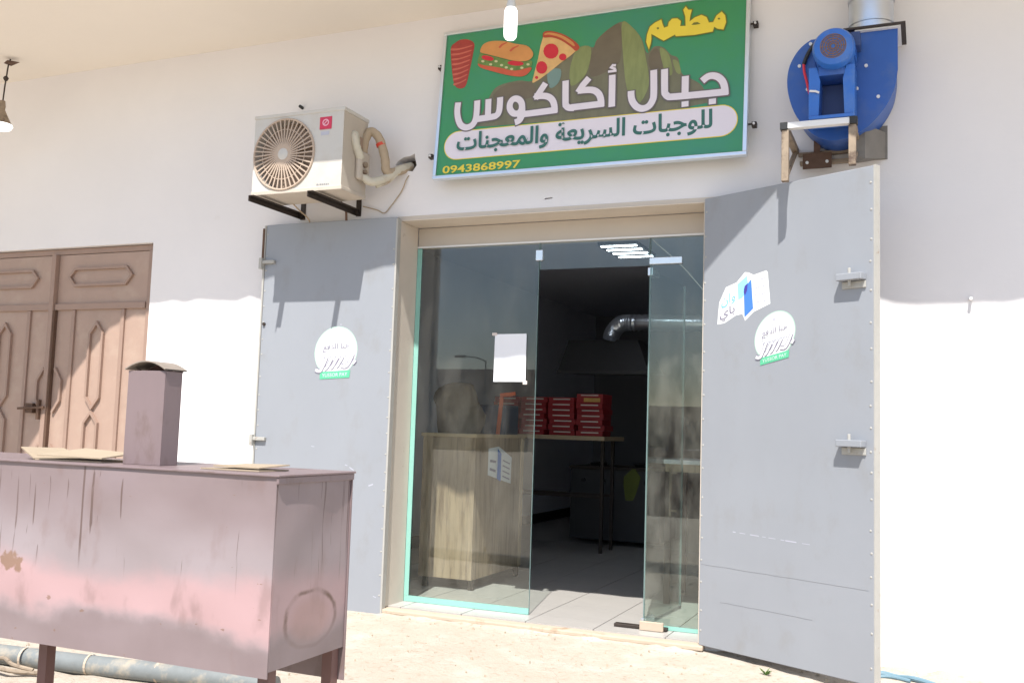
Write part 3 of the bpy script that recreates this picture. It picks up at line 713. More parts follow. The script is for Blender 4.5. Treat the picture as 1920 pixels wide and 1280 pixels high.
for k in range(9):
    x, z = rg.uniform(-1.05, -.05), rg.uniform(.1, 2.0); w_ = rg.uniform(.01, .05)
    m.ribbon([(x, z), (x + w_, z + rg.uniform(-.02, .02))], rg.uniform(.003, .008), lambda a, b, h: (a, -.0507, b))
m.build('paint_scratch', M['st_faint'], ld)

# ------------------------------------------------------------------ brown gate in the left wall
gt = thing('metal_gate', 'brown sheet metal double gate with hexagon mouldings set in the wall', 'gate', (-4.31, 0.04, 0))
g0 = -4.31
gm = lambda a, b, h: (a - g0, -h, b)
MB().box(-5.41 - g0, -3.275 - g0, 0.005, 0.10, 2.555, 2.60).build('head_frame', M['gate_mould'], gt, bevel=0.003)
for x0, x1 in ((-5.41, -5.36), (-3.335, -3.275)): MB().box(x0 - g0, x1 - g0, -0.003, 0.10, 0.0, 2.554).build('side_frame', M['gate_mould'], gt, bevel=0.003)
for nm, x0, x1, cx in (('gate_leaf', -5.355, -4.345, -4.85), ('gate_leaf', -4.295, -3.34, -3.83)):
    lf = MB().box(x0 - g0, x1 - g0, 0.012, 0.05, 0.03, 2.55).build(nm, M['gate'], gt)
    MB().box(x0 - g0, x1 - g0, -0.012, 0.0119, 2.095, 2.145).build('rail', M['gate_mould'], lf, bevel=0.003)
    hx = [(cx - .33, 2.365), (cx - .27, 2.43), (cx + .27, 2.43), (cx + .33, 2.365), (cx + .27, 2.295), (cx - .27, 2.295)]
    gl_ = lambda a, b, h: (a - g0, 0.0119 - h, b)
    MB().ribbon(hx, .020, gl_, .024, True).build('hexagon_moulding', M['gate_mould'], lf)
    for bx in (cx - .262, cx + .262): MB().box(bx - .018 - g0, bx + .018 - g0, -0.006, 0.0119, 0.04, 2.094).build('upright_bar', M['gate_mould'], lf, bevel=0.003)
    for zt, zb in ((1.985, 1.305), (1.27, .62)):
        MB().ribbon([(cx, zt), (cx + .068, zt - .085), (cx + .068, zb + .085), (cx, zb), (cx - .068, zb + .085), (cx - .068, zt - .085)], .020, gl_, .024, True).build('hexagon_moulding', M['gate_mould'], lf)
    s_ = 1 if cx > g0 else -1
    for k in (0, 1): MB().ribbon([(g0 + s_ * .06, 1.62 - k * .62), (g0 + s_ * .13, 1.52 - k * .62), (g0 + s_ * .13, 1.36 - k * .62), (g0 + s_ * .06, 1.26 - k * .62)], .020, gl_, .024).build('half_moulding', M['gate_mould'], lf)
MB().box(-0.034, 0.012, -0.03, 0.02, 0.03, 2.552).build('meeting_stile', M['gate_mould'], gt, bevel=0.003)
MB().box(0.0125, 0.03, -0.02, 0.02, 0.03, 2.09).build('meeting_stile', M['rust'], gt)
MB().bar((-.27, -.05, 1.285), (0.02, -.05, 1.30), .018, .018).box(-.20, -.12, -.04, 0.0, 1.25, 1.33).box(-.06, -.035, -.055, 0.0, 1.20, 1.36)  .build('slide_bolt', M['rust'], gt, bevel=0.002)

# ------------------------------------------------------------------ sign board
SIGN = {'rock':[(0.296,0.35),(0.375,0.548),(0.436,0.619),(0.58,0.641),(0.684,0.629),(0.832,0.726),(0.941,0.801),(1.027,0.827),(1.09,0.807),(1.106,0.855),(1.182,0.92),(1.271,0.958),(1.34,0.91),(1.403,0.827),(1.443,0.723),(1.488,0.76),(1.547,0.746),(1.596,0.691),(1.643,0.661),(1.669,0.561),(1.728,0.519),(1.797,0.463),(1.845,0.352),(1.621,0.328),(1.03,0.328),(0.391,0.341)],'rock_lit':[[(1.272,0.951),(1.34,0.91),(1.404,0.815),(1.441,0.674),(1.464,0.501),(1.388,0.377),(1.323,0.505),(1.288,0.731)],[(1.524,0.743),(1.584,0.693),(1.612,0.568),(1.568,0.574)],[(0.978,0.809),(1.071,0.806),(1.05,0.636),(0.955,0.559),(0.936,0.675)],[(1.609,0.653),(1.646,0.636),(1.664,0.562),(1.635,0.572)]],'rock_dark':[[(1.106,0.842),(1.182,0.914),(1.26,0.94),(1.274,0.733),(1.244,0.662),(1.088,0.606),(1.07,0.721)],[(1.456,0.697),(1.495,0.747),(1.525,0.712),(1.547,0.6),(1.471,0.61)],[(0.402,0.545),(0.476,0.614),(0.659,0.619),(0.704,0.525),(0.511,0.495)]],'rock_blue':[[(0.784,0.681),(0.872,0.683),(0.865,0.595),(0.804,0.564)]],'kebab':[(0.059,0.947),(0.087,0.972),(0.127,0.99),(0.186,0.982),(0.233,0.947),(0.23,0.874),(0.215,0.764),(0.197,0.659),(0.173,0.634),(0.132,0.639),(0.103,0.676),(0.08,0.769),(0.062,0.879)],'kebab_stripes':[[(0.063,0.933),(0.126,0.927),(0.213,0.938),(0.214,0.93),(0.127,0.916),(0.066,0.918)],[(0.069,0.895),(0.129,0.892),(0.21,0.904),(0.21,0.895),(0.13,0.88),(0.071,0.881)],[(0.075,0.858),(0.132,0.856),(0.207,0.869),(0.207,0.861),(0.133,0.845),(0.077,0.844)],[(0.08,0.821),(0.135,0.821),(0.204,0.835),(0.204,0.826),(0.136,0.809),(0.083,0.807)],[(0.086,0.784),(0.138,0.785),(0.201,0.8),(0.201,0.792),(0.138,0.774),(0.088,0.77)],[(0.091,0.748),(0.14,0.75),(0.198,0.766),(0.198,0.757),(0.141,0.739),(0.094,0.733)],[(0.097,0.711),(0.143,0.715),(0.195,0.731),(0.195,0.723),(0.144,0.704),(0.099,0.697)],[(0.102,0.674),(0.146,0.68),(0.191,0.697),(0.192,0.689),(0.147,0.669),(0.105,0.66)]],'bun_top':[(0.284,0.887),(0.293,0.914),(0.312,0.934),(0.363,0.945),(0.455,0.933),(0.536,0.904),(0.621,0.879),(0.66,0.843),(0.674,0.811),(0.666,0.788),(0.645,0.774),(0.601,0.769),(0.522,0.787),(0.429,0.821),(0.335,0.855),(0.291,0.872)],'bun_low':[(0.273,0.796),(0.318,0.779),(0.434,0.748),(0.549,0.712),(0.648,0.722),(0.668,0.711),(0.635,0.674),(0.586,0.666),(0.495,0.688),(0.379,0.73),(0.296,0.765)],'lettuce':[(0.269,0.813),(0.28,0.856),(0.291,0.869),(0.429,0.818),(0.522,0.784),(0.601,0.766),(0.65,0.773),(0.671,0.757),(0.657,0.721),(0.605,0.711),(0.549,0.709),(0.481,0.728),(0.411,0.751),(0.342,0.77),(0.283,0.789)],'tomato':[[(0.39,0.813),(0.384,0.806),(0.368,0.804),(0.344,0.809),(0.321,0.818),(0.303,0.83),(0.296,0.841),(0.302,0.848),(0.318,0.85),(0.342,0.845),(0.365,0.836),(0.383,0.824)],[(0.61,0.753),(0.603,0.746),(0.582,0.743),(0.552,0.746),(0.523,0.754),(0.5,0.764),(0.492,0.774),(0.499,0.782),(0.52,0.785),(0.55,0.782),(0.58,0.774),(0.602,0.763)]],'bits':[[(0.382,0.776),(0.378,0.77),(0.367,0.77),(0.358,0.776),(0.358,0.783),(0.366,0.787),(0.377,0.784)],[(0.421,0.794),(0.416,0.787),(0.406,0.787),(0.397,0.793),(0.396,0.801),(0.405,0.805),(0.415,0.801)],[(0.463,0.761),(0.459,0.755),(0.448,0.754),(0.439,0.76),(0.439,0.768),(0.447,0.772),(0.457,0.769)],[(0.538,0.724),(0.534,0.718),(0.524,0.717),(0.515,0.723),(0.514,0.731),(0.523,0.735),(0.533,0.732)],[(0.611,0.724),(0.607,0.717),(0.596,0.717),(0.588,0.723),(0.587,0.73),(0.595,0.734),(0.606,0.731)],[(0.323,0.806),(0.318,0.8),(0.308,0.799),(0.299,0.805),(0.298,0.813),(0.306,0.817),(0.317,0.814)],[(0.654,0.743),(0.649,0.736),(0.639,0.736),(0.631,0.742),(0.63,0.75),(0.638,0.753),(0.648,0.75)],[(0.498,0.74),(0.494,0.734),(0.483,0.733),(0.475,0.739),(0.474,0.747),(0.482,0.751),(0.493,0.748)]],'slash':[[(0.418,0.894),(0.439,0.914),(0.478,0.923),(0.481,0.917),(0.451,0.904),(0.43,0.884)],[(0.5,0.859),(0.521,0.878),(0.565,0.889),(0.568,0.882),(0.538,0.87),(0.512,0.849)]],'cheese':[(0.736,0.929),(0.8,0.918),(0.867,0.887),(0.934,0.832),(0.971,0.797),(0.876,0.731),(0.773,0.658),(0.689,0.611),(0.682,0.641),(0.71,0.779)],'crust':[(0.733,0.949),(0.745,0.961),(0.781,0.961),(0.864,0.931),(0.942,0.879),(0.993,0.824),(0.971,0.796),(0.934,0.829),(0.867,0.881),(0.8,0.913),(0.74,0.92)],'crust_hi':[(0.746,0.947),(0.781,0.95),(0.859,0.923),(0.932,0.873),(0.96,0.839),(0.953,0.832),(0.916,0.861),(0.855,0.905),(0.782,0.935),(0.747,0.937)],'pepperoni':[[(0.851,0.81),(0.847,0.788),(0.834,0.771),(0.813,0.763),(0.789,0.766),(0.767,0.779),(0.751,0.8),(0.744,0.824),(0.748,0.847),(0.762,0.864),(0.783,0.871),(0.807,0.868),(0.829,0.855),(0.845,0.834)],[(0.779,0.706),(0.776,0.687),(0.766,0.672),(0.751,0.666),(0.734,0.668),(0.717,0.678),(0.705,0.695),(0.7,0.715),(0.703,0.734),(0.713,0.749),(0.728,0.755),(0.745,0.753),(0.762,0.742),(0.774,0.725)],[(0.908,0.762),(0.906,0.752),(0.899,0.744),(0.889,0.741),(0.878,0.743),(0.867,0.749),(0.859,0.758),(0.856,0.769),(0.858,0.779),(0.865,0.787),(0.875,0.79),(0.886,0.789),(0.897,0.783),(0.905,0.773)],[(0.72,0.643),(0.72,0.639),(0.716,0.635),(0.712,0.634),(0.706,0.635),(0.701,0.637),(0.698,0.641),(0.696,0.646),(0.697,0.651),(0.7,0.654),(0.705,0.656),(0.71,0.655),(0.715,0.652),(0.719,0.648)]],'yellow':[(1.456,0.742),(1.436,0.796),(1.44,0.846),(1.456,0.895),(1.488,0.919),(1.527,0.934),(1.535,0.906),(1.547,0.875),(1.571,0.882),(1.576,0.909),(1.596,0.929),(1.629,0.927),(1.652,0.905),(1.649,0.872),(1.683,0.869),(1.679,0.932),(1.664,0.979),(1.68,0.999),(1.695,0.975),(1.719,0.971),(1.711,0.94),(1.706,0.894),(1.738,0.917),(1.779,0.928),(1.812,0.908),(1.827,0.87),(1.853,0.87),(1.872,0.91),(1.903,0.932),(1.925,0.903),(1.932,0.858),(1.917,0.812),(1.881,0.822),(1.86,0.838),(1.852,0.808),(1.742,0.801),(1.624,0.808),(1.618,0.82),(1.589,0.807),(1.548,0.789),(1.517,0.81),(1.486,0.833),(1.467,0.845),(1.469,0.81),(1.464,0.773)],'yholes':[[(1.499,0.879),(1.509,0.886),(1.517,0.876),(1.508,0.868)],[(1.879,0.888),(1.888,0.894),(1.897,0.885),(1.888,0.879)],[(1.718,0.869),(1.734,0.884),(1.757,0.883),(1.776,0.869),(1.746,0.867)]],'strokes':[[(0.457,0.535),(0.459,0.484),(0.456,0.437),(0.441,0.411),(0.408,0.403),(0.304,0.398)],[(0.373,0.531),(0.378,0.403)],[(0.291,0.53),(0.293,0.463),(0.291,0.413),(0.28,0.375),(0.255,0.352),(0.218,0.347),(0.181,0.369),(0.158,0.415),(0.147,0.472),(0.149,0.531)],[(0.618,0.466),(0.619,0.449),(0.617,0.434),(0.61,0.421),(0.6,0.411),(0.587,0.407),(0.574,0.408),(0.56,0.413),(0.548,0.424),(0.538,0.438),(0.532,0.454),(0.531,0.471),(0.533,0.486),(0.54,0.499),(0.55,0.509),(0.563,0.513),(0.576,0.512),(0.59,0.506),(0.602,0.496),(0.612,0.482),(0.618,0.466)],[(0.617,0.473),(0.623,0.428),(0.622,0.39),(0.606,0.359),(0.576,0.347)],[(0.589,0.398),(0.712,0.4),(0.868,0.404)],[(0.85,0.386),(0.846,0.432),(0.831,0.472),(0.802,0.499),(0.76,0.511),(0.702,0.512)],[(0.71,0.497),(0.736,0.537),(0.775,0.597)],[(0.913,0.598),(0.921,0.451),(0.928,0.426),(0.948,0.41),(0.983,0.405)],[(0.958,0.41),(1.18,0.413)],[(1.163,0.394),(1.158,0.444),(1.138,0.487),(1.093,0.514),(1.001,0.519)],[(1.003,0.507),(1.032,0.553),(1.072,0.598)],[(1.226,0.6),(1.233,0.386)],[(1.493,0.6),(1.5,0.445),(1.493,0.398),(1.47,0.364),(1.432,0.353),(1.395,0.369),(1.367,0.406),(1.356,0.445),(1.354,0.478)],[(1.562,0.598),(1.568,0.458),(1.574,0.434),(1.59,0.416),(1.617,0.41),(1.766,0.407),(1.957,0.406)],[(1.94,0.387),(1.936,0.432),(1.923,0.473),(1.898,0.503),(1.866,0.518),(1.832,0.516),(1.798,0.492)],[(1.694,0.536),(1.696,0.418)],[(1.698,0.372),(1.699,0.337)],[(1.864,0.371),(1.865,0.336)]],'hamza':[[(1.247,0.661),(1.226,0.664),(1.216,0.651),(1.247,0.635)],[(1.197,0.624),(1.253,0.625)]],'pillc':[(0.168,0.229),(1.928,0.227)],'pilledge':[(0.163,0.325),(0.173,0.131),(1.945,0.318),(1.917,0.133),(0.067,0.242),(2.008,0.225)],'ptext':[(0.177,0.187),(1.899,0.189),(1.896,0.288),(0.168,0.297)],'digits':[(0.078,0.037),(0.627,0.045),(0.624,0.092),(0.073,0.093)]}
u = Vector((1, 0, 0)); v = Vector((0, 0.09, 1.04)).normalized(); w = u.cross(v)
sm = Matrix((u, v, w)).transposed().to_4x4(); sm.translation = Vector((-0.754, -0.13, 2.92)) + v * -0.031
sg = thing('shop_sign', 'green restaurant sign board with food pictures and Arabic lettering above the entrance', 'sign', matrix=sm)
SW, SH = 2.075, 1.055
M['sg_green'] = mat('sign_green_print', (0.045, 0.275, 0.11), 0.38, var=0.12, vscale=0.9, col2=(0.045, 0.25, 0.17), c2scale=0.8, c2lo=0.45, c2hi=0.65)
M['sg_white'] = mat('sign_white_print', (0.74, 0.69, 0.76), 0.38, var=0.02)
M['sg_teal'] = mat('sign_dark_green_text', (0.035, 0.14, 0.115), 0.4)
M['sg_outline'] = mat('sign_letter_shadow', (0.15, 0.13, 0.13), 0.4)
M['sg_yellow'] = mat('sign_yellow_print', (0.78, 0.62, 0.06), 0.4, var=0.06)
M['sg_brown'] = mat('sign_yellow_outline', (0.16, 0.17, 0.03), 0.4)
M['sg_rock'] = mat('sign_rock_print', (0.165, 0.16, 0.10), 0.4, var=0.35, vscale=6, stretch=(2.5, .7, 1))
M['sg_rock_lit'] = mat('sign_lit_rock_print', (0.22, 0.255, 0.10), 0.4, var=0.35, vscale=9, stretch=(3, .6, 1))
M['sg_rock_dark'] = mat('sign_dark_rock_print', (0.15, 0.125, 0.085), 0.4, var=0.3, vscale=7)
M['sg_rock_blue'] = mat('sign_mist_print', (0.17, 0.27, 0.25), 0.4, var=0.1)
M['sg_meat'] = mat('sign_meat_print', (0.36, 0.045, 0.035), 0.4, var=0.35, vscale=18, stretch=(1, 3, 1))
M['sg_meat2'] = mat('sign_meat_light_print', (0.55, 0.13, 0.09), 0.4, var=0.2, vscale=20)
M['sg_bun'] = mat('sign_bun_print', (0.60, 0.27, 0.085), 0.4, var=0.2, vscale=7)
M['sg_crust'] = mat('sign_crust_print', (0.42, 0.06, 0.03), 0.4, var=0.25, vscale=10)
M['sg_low'] = mat('sign_low_bun_print', (0.55, 0.10, 0.05), 0.4, var=0.2, vscale=10)
M['sg_leaf'] = mat('sign_lettuce_print', (0.13, 0.23, 0.06), 0.4, var=0.5, vscale=22)
M['sg_tom'] = mat('sign_tomato_print', (0.58, 0.02, 0.04), 0.4, var=0.15, vscale=12)
M['sg_bit'] = mat('sign_onion_print', (0.55, 0.55, 0.30), 0.4)
M['sg_cheese'] = mat('sign_cheese_print', (0.68, 0.42, 0.17), 0.4, var=0.25, vscale=16)
lay = lambda h: (lambda a, b: (a, b, h))
lay3 = lambda h: (lambda a, b, q: (a, b, h))
fw = 0.024
mb = MB()
for x0, x1, y0, y1 in ((0, SW, 0, fw), (0, SW, SH - fw, SH), (0, fw, fw, SH - fw), (SW - fw, SW, fw, SH - fw)): mb.box(x0, x1, y0, y1, -0.03, 0.012)
mb.build('sign_frame', M['alu'], sg, bevel=0.003)
MB().box(fw + .0005, SW - fw - .0005, fw + .0005, SH - fw - .0005, -0.02, 0.0).build('sign_panel', M['sg_green'], sg)
rk = MB().holes([smoothpts(SIGN['rock'][:-3], 4) + SIGN['rock'][-3:]], lay(.0008)).build('rock_picture', M['sg_rock'], sg)
for q in SIGN['rock_dark']: MB().holes([smoothpts(q, 4, True)], lay(.0016)).build('dark_rock', M['sg_rock_dark'], rk)
for q in SIGN['rock_lit']: MB().holes([smoothpts(q, 4, True)], lay(.0022)).build('lit_rock', M['sg_rock_lit'], rk)
m = MB(); [m.holes([smoothpts(q, 4, True)], lay(.0028)) for q in SIGN['rock_blue']]; m.build('mist', M['sg_rock_blue'], rk)
kb = MB().holes([smoothpts(SIGN['kebab'], 3, True)], lay(.0012)).build('kebab_picture', M['sg_meat'], sg)
for q in SIGN['kebab_stripes']: MB().holes([smoothpts(q, 3, True)], lay(.0020)).build('meat_layer', M['sg_meat2'], kb)
MB().holes([[(a, b) for a, b in ((.117, .985), (.122, .985), (.122, .955), (.117, .955))]], lay(.0012)).build('skewer', M['sg_outline'], kb)
sw = MB().holes([smoothpts(SIGN['lettuce'], 3, True)], lay(.0034)).build('sandwich_picture', M['sg_leaf'], sg)
MB().holes([smoothpts(SIGN['bun_low'], 3, True)], lay(.0042)).build('lower_bun', M['sg_low'], sw)
for q in SIGN['tomato']: MB().holes([q], lay(.0050)).build('tomato', M['sg_tom'], sw)
for q in SIGN['bits']: MB().holes([q], lay(.0056)).build('onion', M['sg_bit'], sw)
MB().holes([smoothpts(SIGN['bun_top'], 3, True)], lay(.0064)).build('upper_bun', M['sg_bun'], sw)
for q in SIGN['slash']: MB().holes([q], lay(.0072)).build('bun_slash', M['sg_low'], sw)
pz = MB().holes([smoothpts(SIGN['cheese'], 2, True)], lay(.0036)).build('pizza_picture', M['sg_cheese'], sg)
MB().holes([smoothpts(SIGN['crust'], 3, True)], lay(.0044)).build('crust', M['sg_crust'], pz)
MB().holes([smoothpts(SIGN['crust_hi'], 3, True)], lay(.0050)).build('crust_highlight', M['sg_bun'], pz)
for q in SIGN['pepperoni']: MB().holes([q], lay(.0052)).build('pepperoni', M['sg_tom'], pz)
STW = 0.043
for nm, mt, ww, h in (('headline_outline', 'sg_outline', STW + .016, .0040), ('headline_lettering', 'sg_white', STW, .0066)):
    m = MB()
    for i, q in enumerate(SIGN['strokes']):
        q2 = smoothpts(q, 4) if len(q) > 3 else q
        if nm == 'headline_outline':
            a, b = Vector(q2[0]), Vector(q2[1]); d = (a - b).normalized() * .007; e = (Vector(q2[-1]) - Vector(q2[-2])).normalized() * .007
            q2 = [tuple(a + d)] + list(q2[1:-1]) + [tuple(Vector(q2[-1]) + e)]
        m.ribbon(q2, ww, lay3(h + i * .00011))
    for q in SIGN['hamza']: m.ribbon(q, .016 + (ww - STW) * .7, lay3(h + .0023 if q is SIGN['hamza'][0] else h + .0024))
    m.build(nm, M[mt], sg)
# white banner with rounded ends
def pill(x0, x1, yc, r, slope=0.0):
    return [(x1 + r * math.cos(a), yc + r * math.sin(a)) for a in [R(-90 + 12 * k) for k in range(16)]] + [(x0 + r * math.cos(a), yc + r * math.sin(a)) for a in [R(90 + 12 * k) for k in range(16)]]
MB().holes([pill(.168, 1.918, .2275, .101)], lay(.0030)).build('banner_rim', M['sg_yellow'], sg)
bn = MB().holes([pill(.168, 1.918, .2275, .0955)], lay(.0038)).build('white_banner', M['sg_white'], sg)
text_mb(arabic('للوجبات السريعة والمعجنات'), .165, 1.868, .150, .312, lay3(0) and (lambda a, b, h: (a, b, h)), .0050, .024).build('banner_lettering', M['sg_teal'], bn)
ye = MB().holes([SIGN['yellow']], lay(.0052)).build('yellow_lettering', M['sg_yellow'], sg)
MB().ribbon(SIGN['yellow'], .014, lay3(.0046), 0, True).build('letter_outline', M['sg_brown'], ye)
for q in SIGN['yholes']: MB().holes([q], lay(.0060)).build('letter_counter', M['sg_brown'], ye)
text_mb('0943868997', .070, .632, .036, .090, lambda a, b, h: (a, b, h), .0024, .02).build('phone_number', M['sg_yellow'], sg)
for x, y in ((-.028, .82), (-.045, .18), (SW + .028, .84), (SW + .034, .20)):
    MB().box(x - .014, x + .014, y - .014, y + .014, -.06, -.02).box(min(x, SW / 2 + (SW / 2 - .01) * (1 if x > 0 else -1)), max(x, SW / 2 + (SW / 2 - .01) * (1 if x > 0 else -1)), y - .005, y + .005, -.028, -.021).build('wall_clip', M['dark_steel'], sg)
    MB().cyl((x, y, -.02), (x, y, -.008), .007, n=8).build('clip_bolt', M['white_metal'], sg)

# ------------------------------------------------------------------ air conditioner outdoor unit
ac = thing('air_conditioner', 'dusty white air conditioner unit with round fan guard on wall brackets', 'air conditioner', (-1.59, -0.35, 2.776))
ax = lambda x, y, z: (x + 1.59, y + 0.35, z - 2.776)
X0, X1, Y0, Y1, Z0, Z1 = -1.95, -1.235, -0.50, -0.20, 2.776, 3.318
FC = (-1.700, 3.040); FR = 0.238
mb = MB()
mb.holes([[(X0, Z0), (X1, Z0), (X1, Z1), (X0, Z1)], circle(FC[0], FC[1], FR, FR, 48)], lambda a, b: ax(a, Y0, b))
mb.add([ax(a, Y0, b) for a, b in circle(FC[0], FC[1], FR, FR, 48)] + [ax(a, Y0 + .09, b) for a, b in circle(FC[0], FC[1], FR, FR, 48)], [(i, (i + 1) % 48, 48 + (i + 1) % 48, 48 + i) for i in range(48)])
mb.add([ax(*p) for p in ((X0, Y0, Z0), (X1, Y0, Z0), (X1, Y1, Z0), (X0, Y1, Z0), (X0, Y0, Z1), (X1, Y0, Z1), (X1, Y1, Z1), (X0, Y1, Z1))], [(0, 3, 2, 1), (4, 5, 6, 7), (2, 3, 7, 6), (3, 0, 4, 7)])
mb.build('casing', M['ac'], ac)
MB().add([ax(*p) for p in ((X1, Y0, Z0), (X1, Y1, Z0), (X1, Y1, Z1), (X1, Y0, Z1))], [(0, 1, 2, 3)]).build('side_panel', M['ac_dusty'], ac)
# rounded front corner and lid
MB().box(X0 + 1.59 - .006, X1 + 1.59 + .008, Y0 + .35 - .006, Y1 + .35 + .004, Z1 - 2.776 - .018, Z1 - 2.776 + .008).build('lid', M['ac'], ac, bevel=0.006)
MB().box(X0 + 1.59 - .004, X1 + 1.59 + .006, Y0 + .35 - .004, Y1 + .35 + .002, -.006, .022).build('base_pan', M['ac_dusty'], ac, bevel=0.004)
MB().holes([circle(FC[0], FC[1], FR + .002, FR + .002, 48)], lambda a, b: ax(a, Y0 + .088, b)).build('fan_cavity', M['ac_dark'], ac)
fan = MB()
for k in range(3):
    a0 = R(20 + 120 * k); pts = []
    for i in range(7):
        a = a0 + R(75) * i / 6
        pts.append([ax(FC[0] + r_ * math.cos(a), Y0 + .05 + .03 * i / 6, FC[1] + r_ * math.sin(a)) for r_ in (.05, .215)])
    fan.add([p for q in pts for p in q], [(2 * i, 2 * i + 1, 2 * i + 3, 2 * i + 2) for i in range(6)])
fan.build('fan_blade', M['ac_dark'], ac)
gd = MB()
for r_, h in ((FR + .004, .008), (FR * .72, .0035), (FR * .45, .0035)):
    gd.tube([ax(a, Y0 - .004, b) for a, b in circle(FC[0], FC[1], r_, r_, 48)] + [ax(FC[0] + r_, Y0 - .004, FC[1])], h, 6, False)
gd.build('fan_guard', M['ac_rib'], ac, smooth=True)
for k in range(40):
    a = 2 * math.pi * k / 40; b = a + 0.16
    MB().bar(ax(FC[0] + .04 * math.cos(a), Y0 - .010, FC[1] + .04 * math.sin(a)), ax(FC[0] + FR * math.cos(b), Y0 - .006, FC[1] + FR * math.sin(b)), .0095, .006, (0, 1, 0)).build('guard_rib', M['ac_rib'], ac)
MB().lathe([(.0, -.016), (.03, -.014), (.046, -.006), (.048, .004)], ax(FC[0], Y0 - .004, FC[1]), 'y', 20).build('guard_hub', M['ac'], ac, smooth=True)
bd = MB().box(*[q for q in (-1.421 + 1.59, -1.328 + 1.59, Y0 + .35 - .003, Y0 + .35 + .001, 3.188 - 2.776, 3.268 - 2.776)]).build('badge', M['ac_red'], ac)
MB().ribbon([(a, b) for a, b in circle(-1.374, 3.229, .022, .020, 14)], .008, lambda a, b, h: ax(a, Y0 - .0042, b), 0, True).ribbon([(-1.39, 3.215), (-1.36, 3.243)], .007, lambda a, b, h: ax(a, Y0 - .0046, b)).build('emblem', M['ac_pink'], bd)
MB().holes([[(-1.421, 3.183), (-1.328, 3.183), (-1.328, 3.1865), (-1.421, 3.1865)]], lambda a, b: ax(a, Y0 - .002, b)).build('badge_line', M['ac_red'], ac)
MB().holes([[(-1.41, 3.145), (-1.345, 3.145), (-1.345, 3.170), (-1.41, 3.170)]], lambda a, b: ax(a, Y0 - .0015, b)).build('energy_label', M['st_faint'], ac)
m = MB(); [m.ribbon(q, .011, lambda a, b, h: ax(a, Y0 - .0015, b)) for q in scribble(-1.425, -1.325, 2.812, .0015, .010, random.Random(2))]; m.build('nameplate', M['grey_print'], ac)
MB().box(X1 + 1.59 - .005, X1 + 1.59 + .012, .02, .13, .33, .40).build('side_handle', M['ac_dark'], ac, bevel=.004)
MB().box(X1 + 1.59, X1 + 1.59 + .045, .0, .13, .10, .30).build('valve_cover', M['ac_dusty'], ac, bevel=.02)
MB().cyl(ax(-1.20, -.30, 2.98), ax(-1.17, -.30, 2.98), .02, n=10).cyl(ax(-1.20, -.30, 2.93), ax(-1.17, -.30, 2.93), .016, n=10).build('valve', M['tan_steel'], ac)
for x, lab in ((-1.875, 'dark steel bracket under the fan end of the air conditioner'), (-1.405, 'dark steel bracket under the pipe end of the air conditioner')):
    b = thing('wall_bracket', lab, 'bracket', (x, 0, 2.75), group='brackets carrying the air conditioner')
    MB().box(-.022, .022, -.60, -.004, -.006, .0).box(-.022, -.016, -.60, -.004, -.040, -.0062).build('arm', M['dark_steel'], b, bevel=.002)
    MB().box(-.02, .02, -.006, -.0005, -.045, .26).build('wall_plate', M['dark_steel'], b)
    MB().cyl((0, -.006, -.02), (0, -.03, -.02), .014, n=8).build('anchor_bolt', M['dark_steel'], b)
pp = thing('insulated_pipe', 'bundle of taped insulated pipes looping from the air conditioner into the wall', 'pipe', (-1.15, -0.2, 3.0))
px_ = lambda pts: [(a + 1.15, b + 0.2, c - 3.0) for a, b, c in pts]
MB().tube(px_(smoothpts([(-1.21, -.32, 3.02), (-1.215, -.37, 3.10), (-1.225, -.38, 3.165), (-1.245, -.33, 3.16), (-1.255, -.30, 3.06), (-1.225, -.29, 2.95), (-1.165, -.26, 2.875), (-1.10, -.16, 2.92), (-1.06, -.06, 3.0), (-1.03, .06, 3.055)], 6)), [.027 + (.0025 if k % 2 else 0) for k in range(55)], 12).build('white_hose', M['wrap'], pp, smooth=True)
MB().tube(px_(smoothpts([(-1.235, -.25, 3.06), (-1.23, -.24, 3.17), (-1.20, -.22, 3.235), (-1.145, -.20, 3.19), (-1.105, -.18, 3.06), (-1.10, -.16, 2.97), (-1.08, -.10, 2.975), (-1.03, .06, 3.045)], 6)), [.029 + (.002 if k % 3 else 0) for k in range(43)], 12).build('tan_hose', M['wrap_tan'], pp, smooth=True)
MB().tube(px_([(-1.135, -.195, 3.155), (-1.128, -.192, 3.135)]), .0335, 12).build('red_tape', M['red_tape'], pp, smooth=True)
MB().tube(px_(smoothpts([(-1.02, .05, 3.045), (-1.06, -.05, 2.985), (-1.10, -.12, 2.905), (-1.15, -.2, 2.855)], 6)), .012, 8).build('thin_tube', M['wrap'], pp, smooth=True)
tag(MB().tube(smoothpts([(-1.0, .05, 3.02), (-1.02, -.012, 2.95), (-1.06, -.012, 2.86), (-1.14, -.012, 2.76), (-1.19, -.012, 2.715), (-1.25, -.012, 2.74), (-1.36, -.02, 2.77)], 5), .004, 6).build('grey_cable', M['wrap_tan']), 'thin grey cable hanging from the broken wall hole', 'cable')
tag(MB().tube(smoothpts([(-1.81, -.22, 2.772), (-1.80, -.16, 2.74), (-1.785, -.07, 2.70), (-1.77, -.06, 2.66)], 5), .005, 6).build('drain_hose', M['wrap_tan']), 'thin drain hose dropping below the fan end of the unit', 'hose')
tag(MB().tube([(-1.44, -.18, 2.77), (-1.445, -.1, 2.72), (-1.45, -.085, 2.66)], .009, 6).build('drain_stub', M['rust']), 'short brown drain pipe above the folded door leaf', 'pipe')
tag(MB().cyl((-1.93, 0.004, 3.545), (-1.93, -.035, 3.548), .012, n=8).build('wall_peg', M['black']), 'small black peg in the wall above the air conditioner', 'peg')
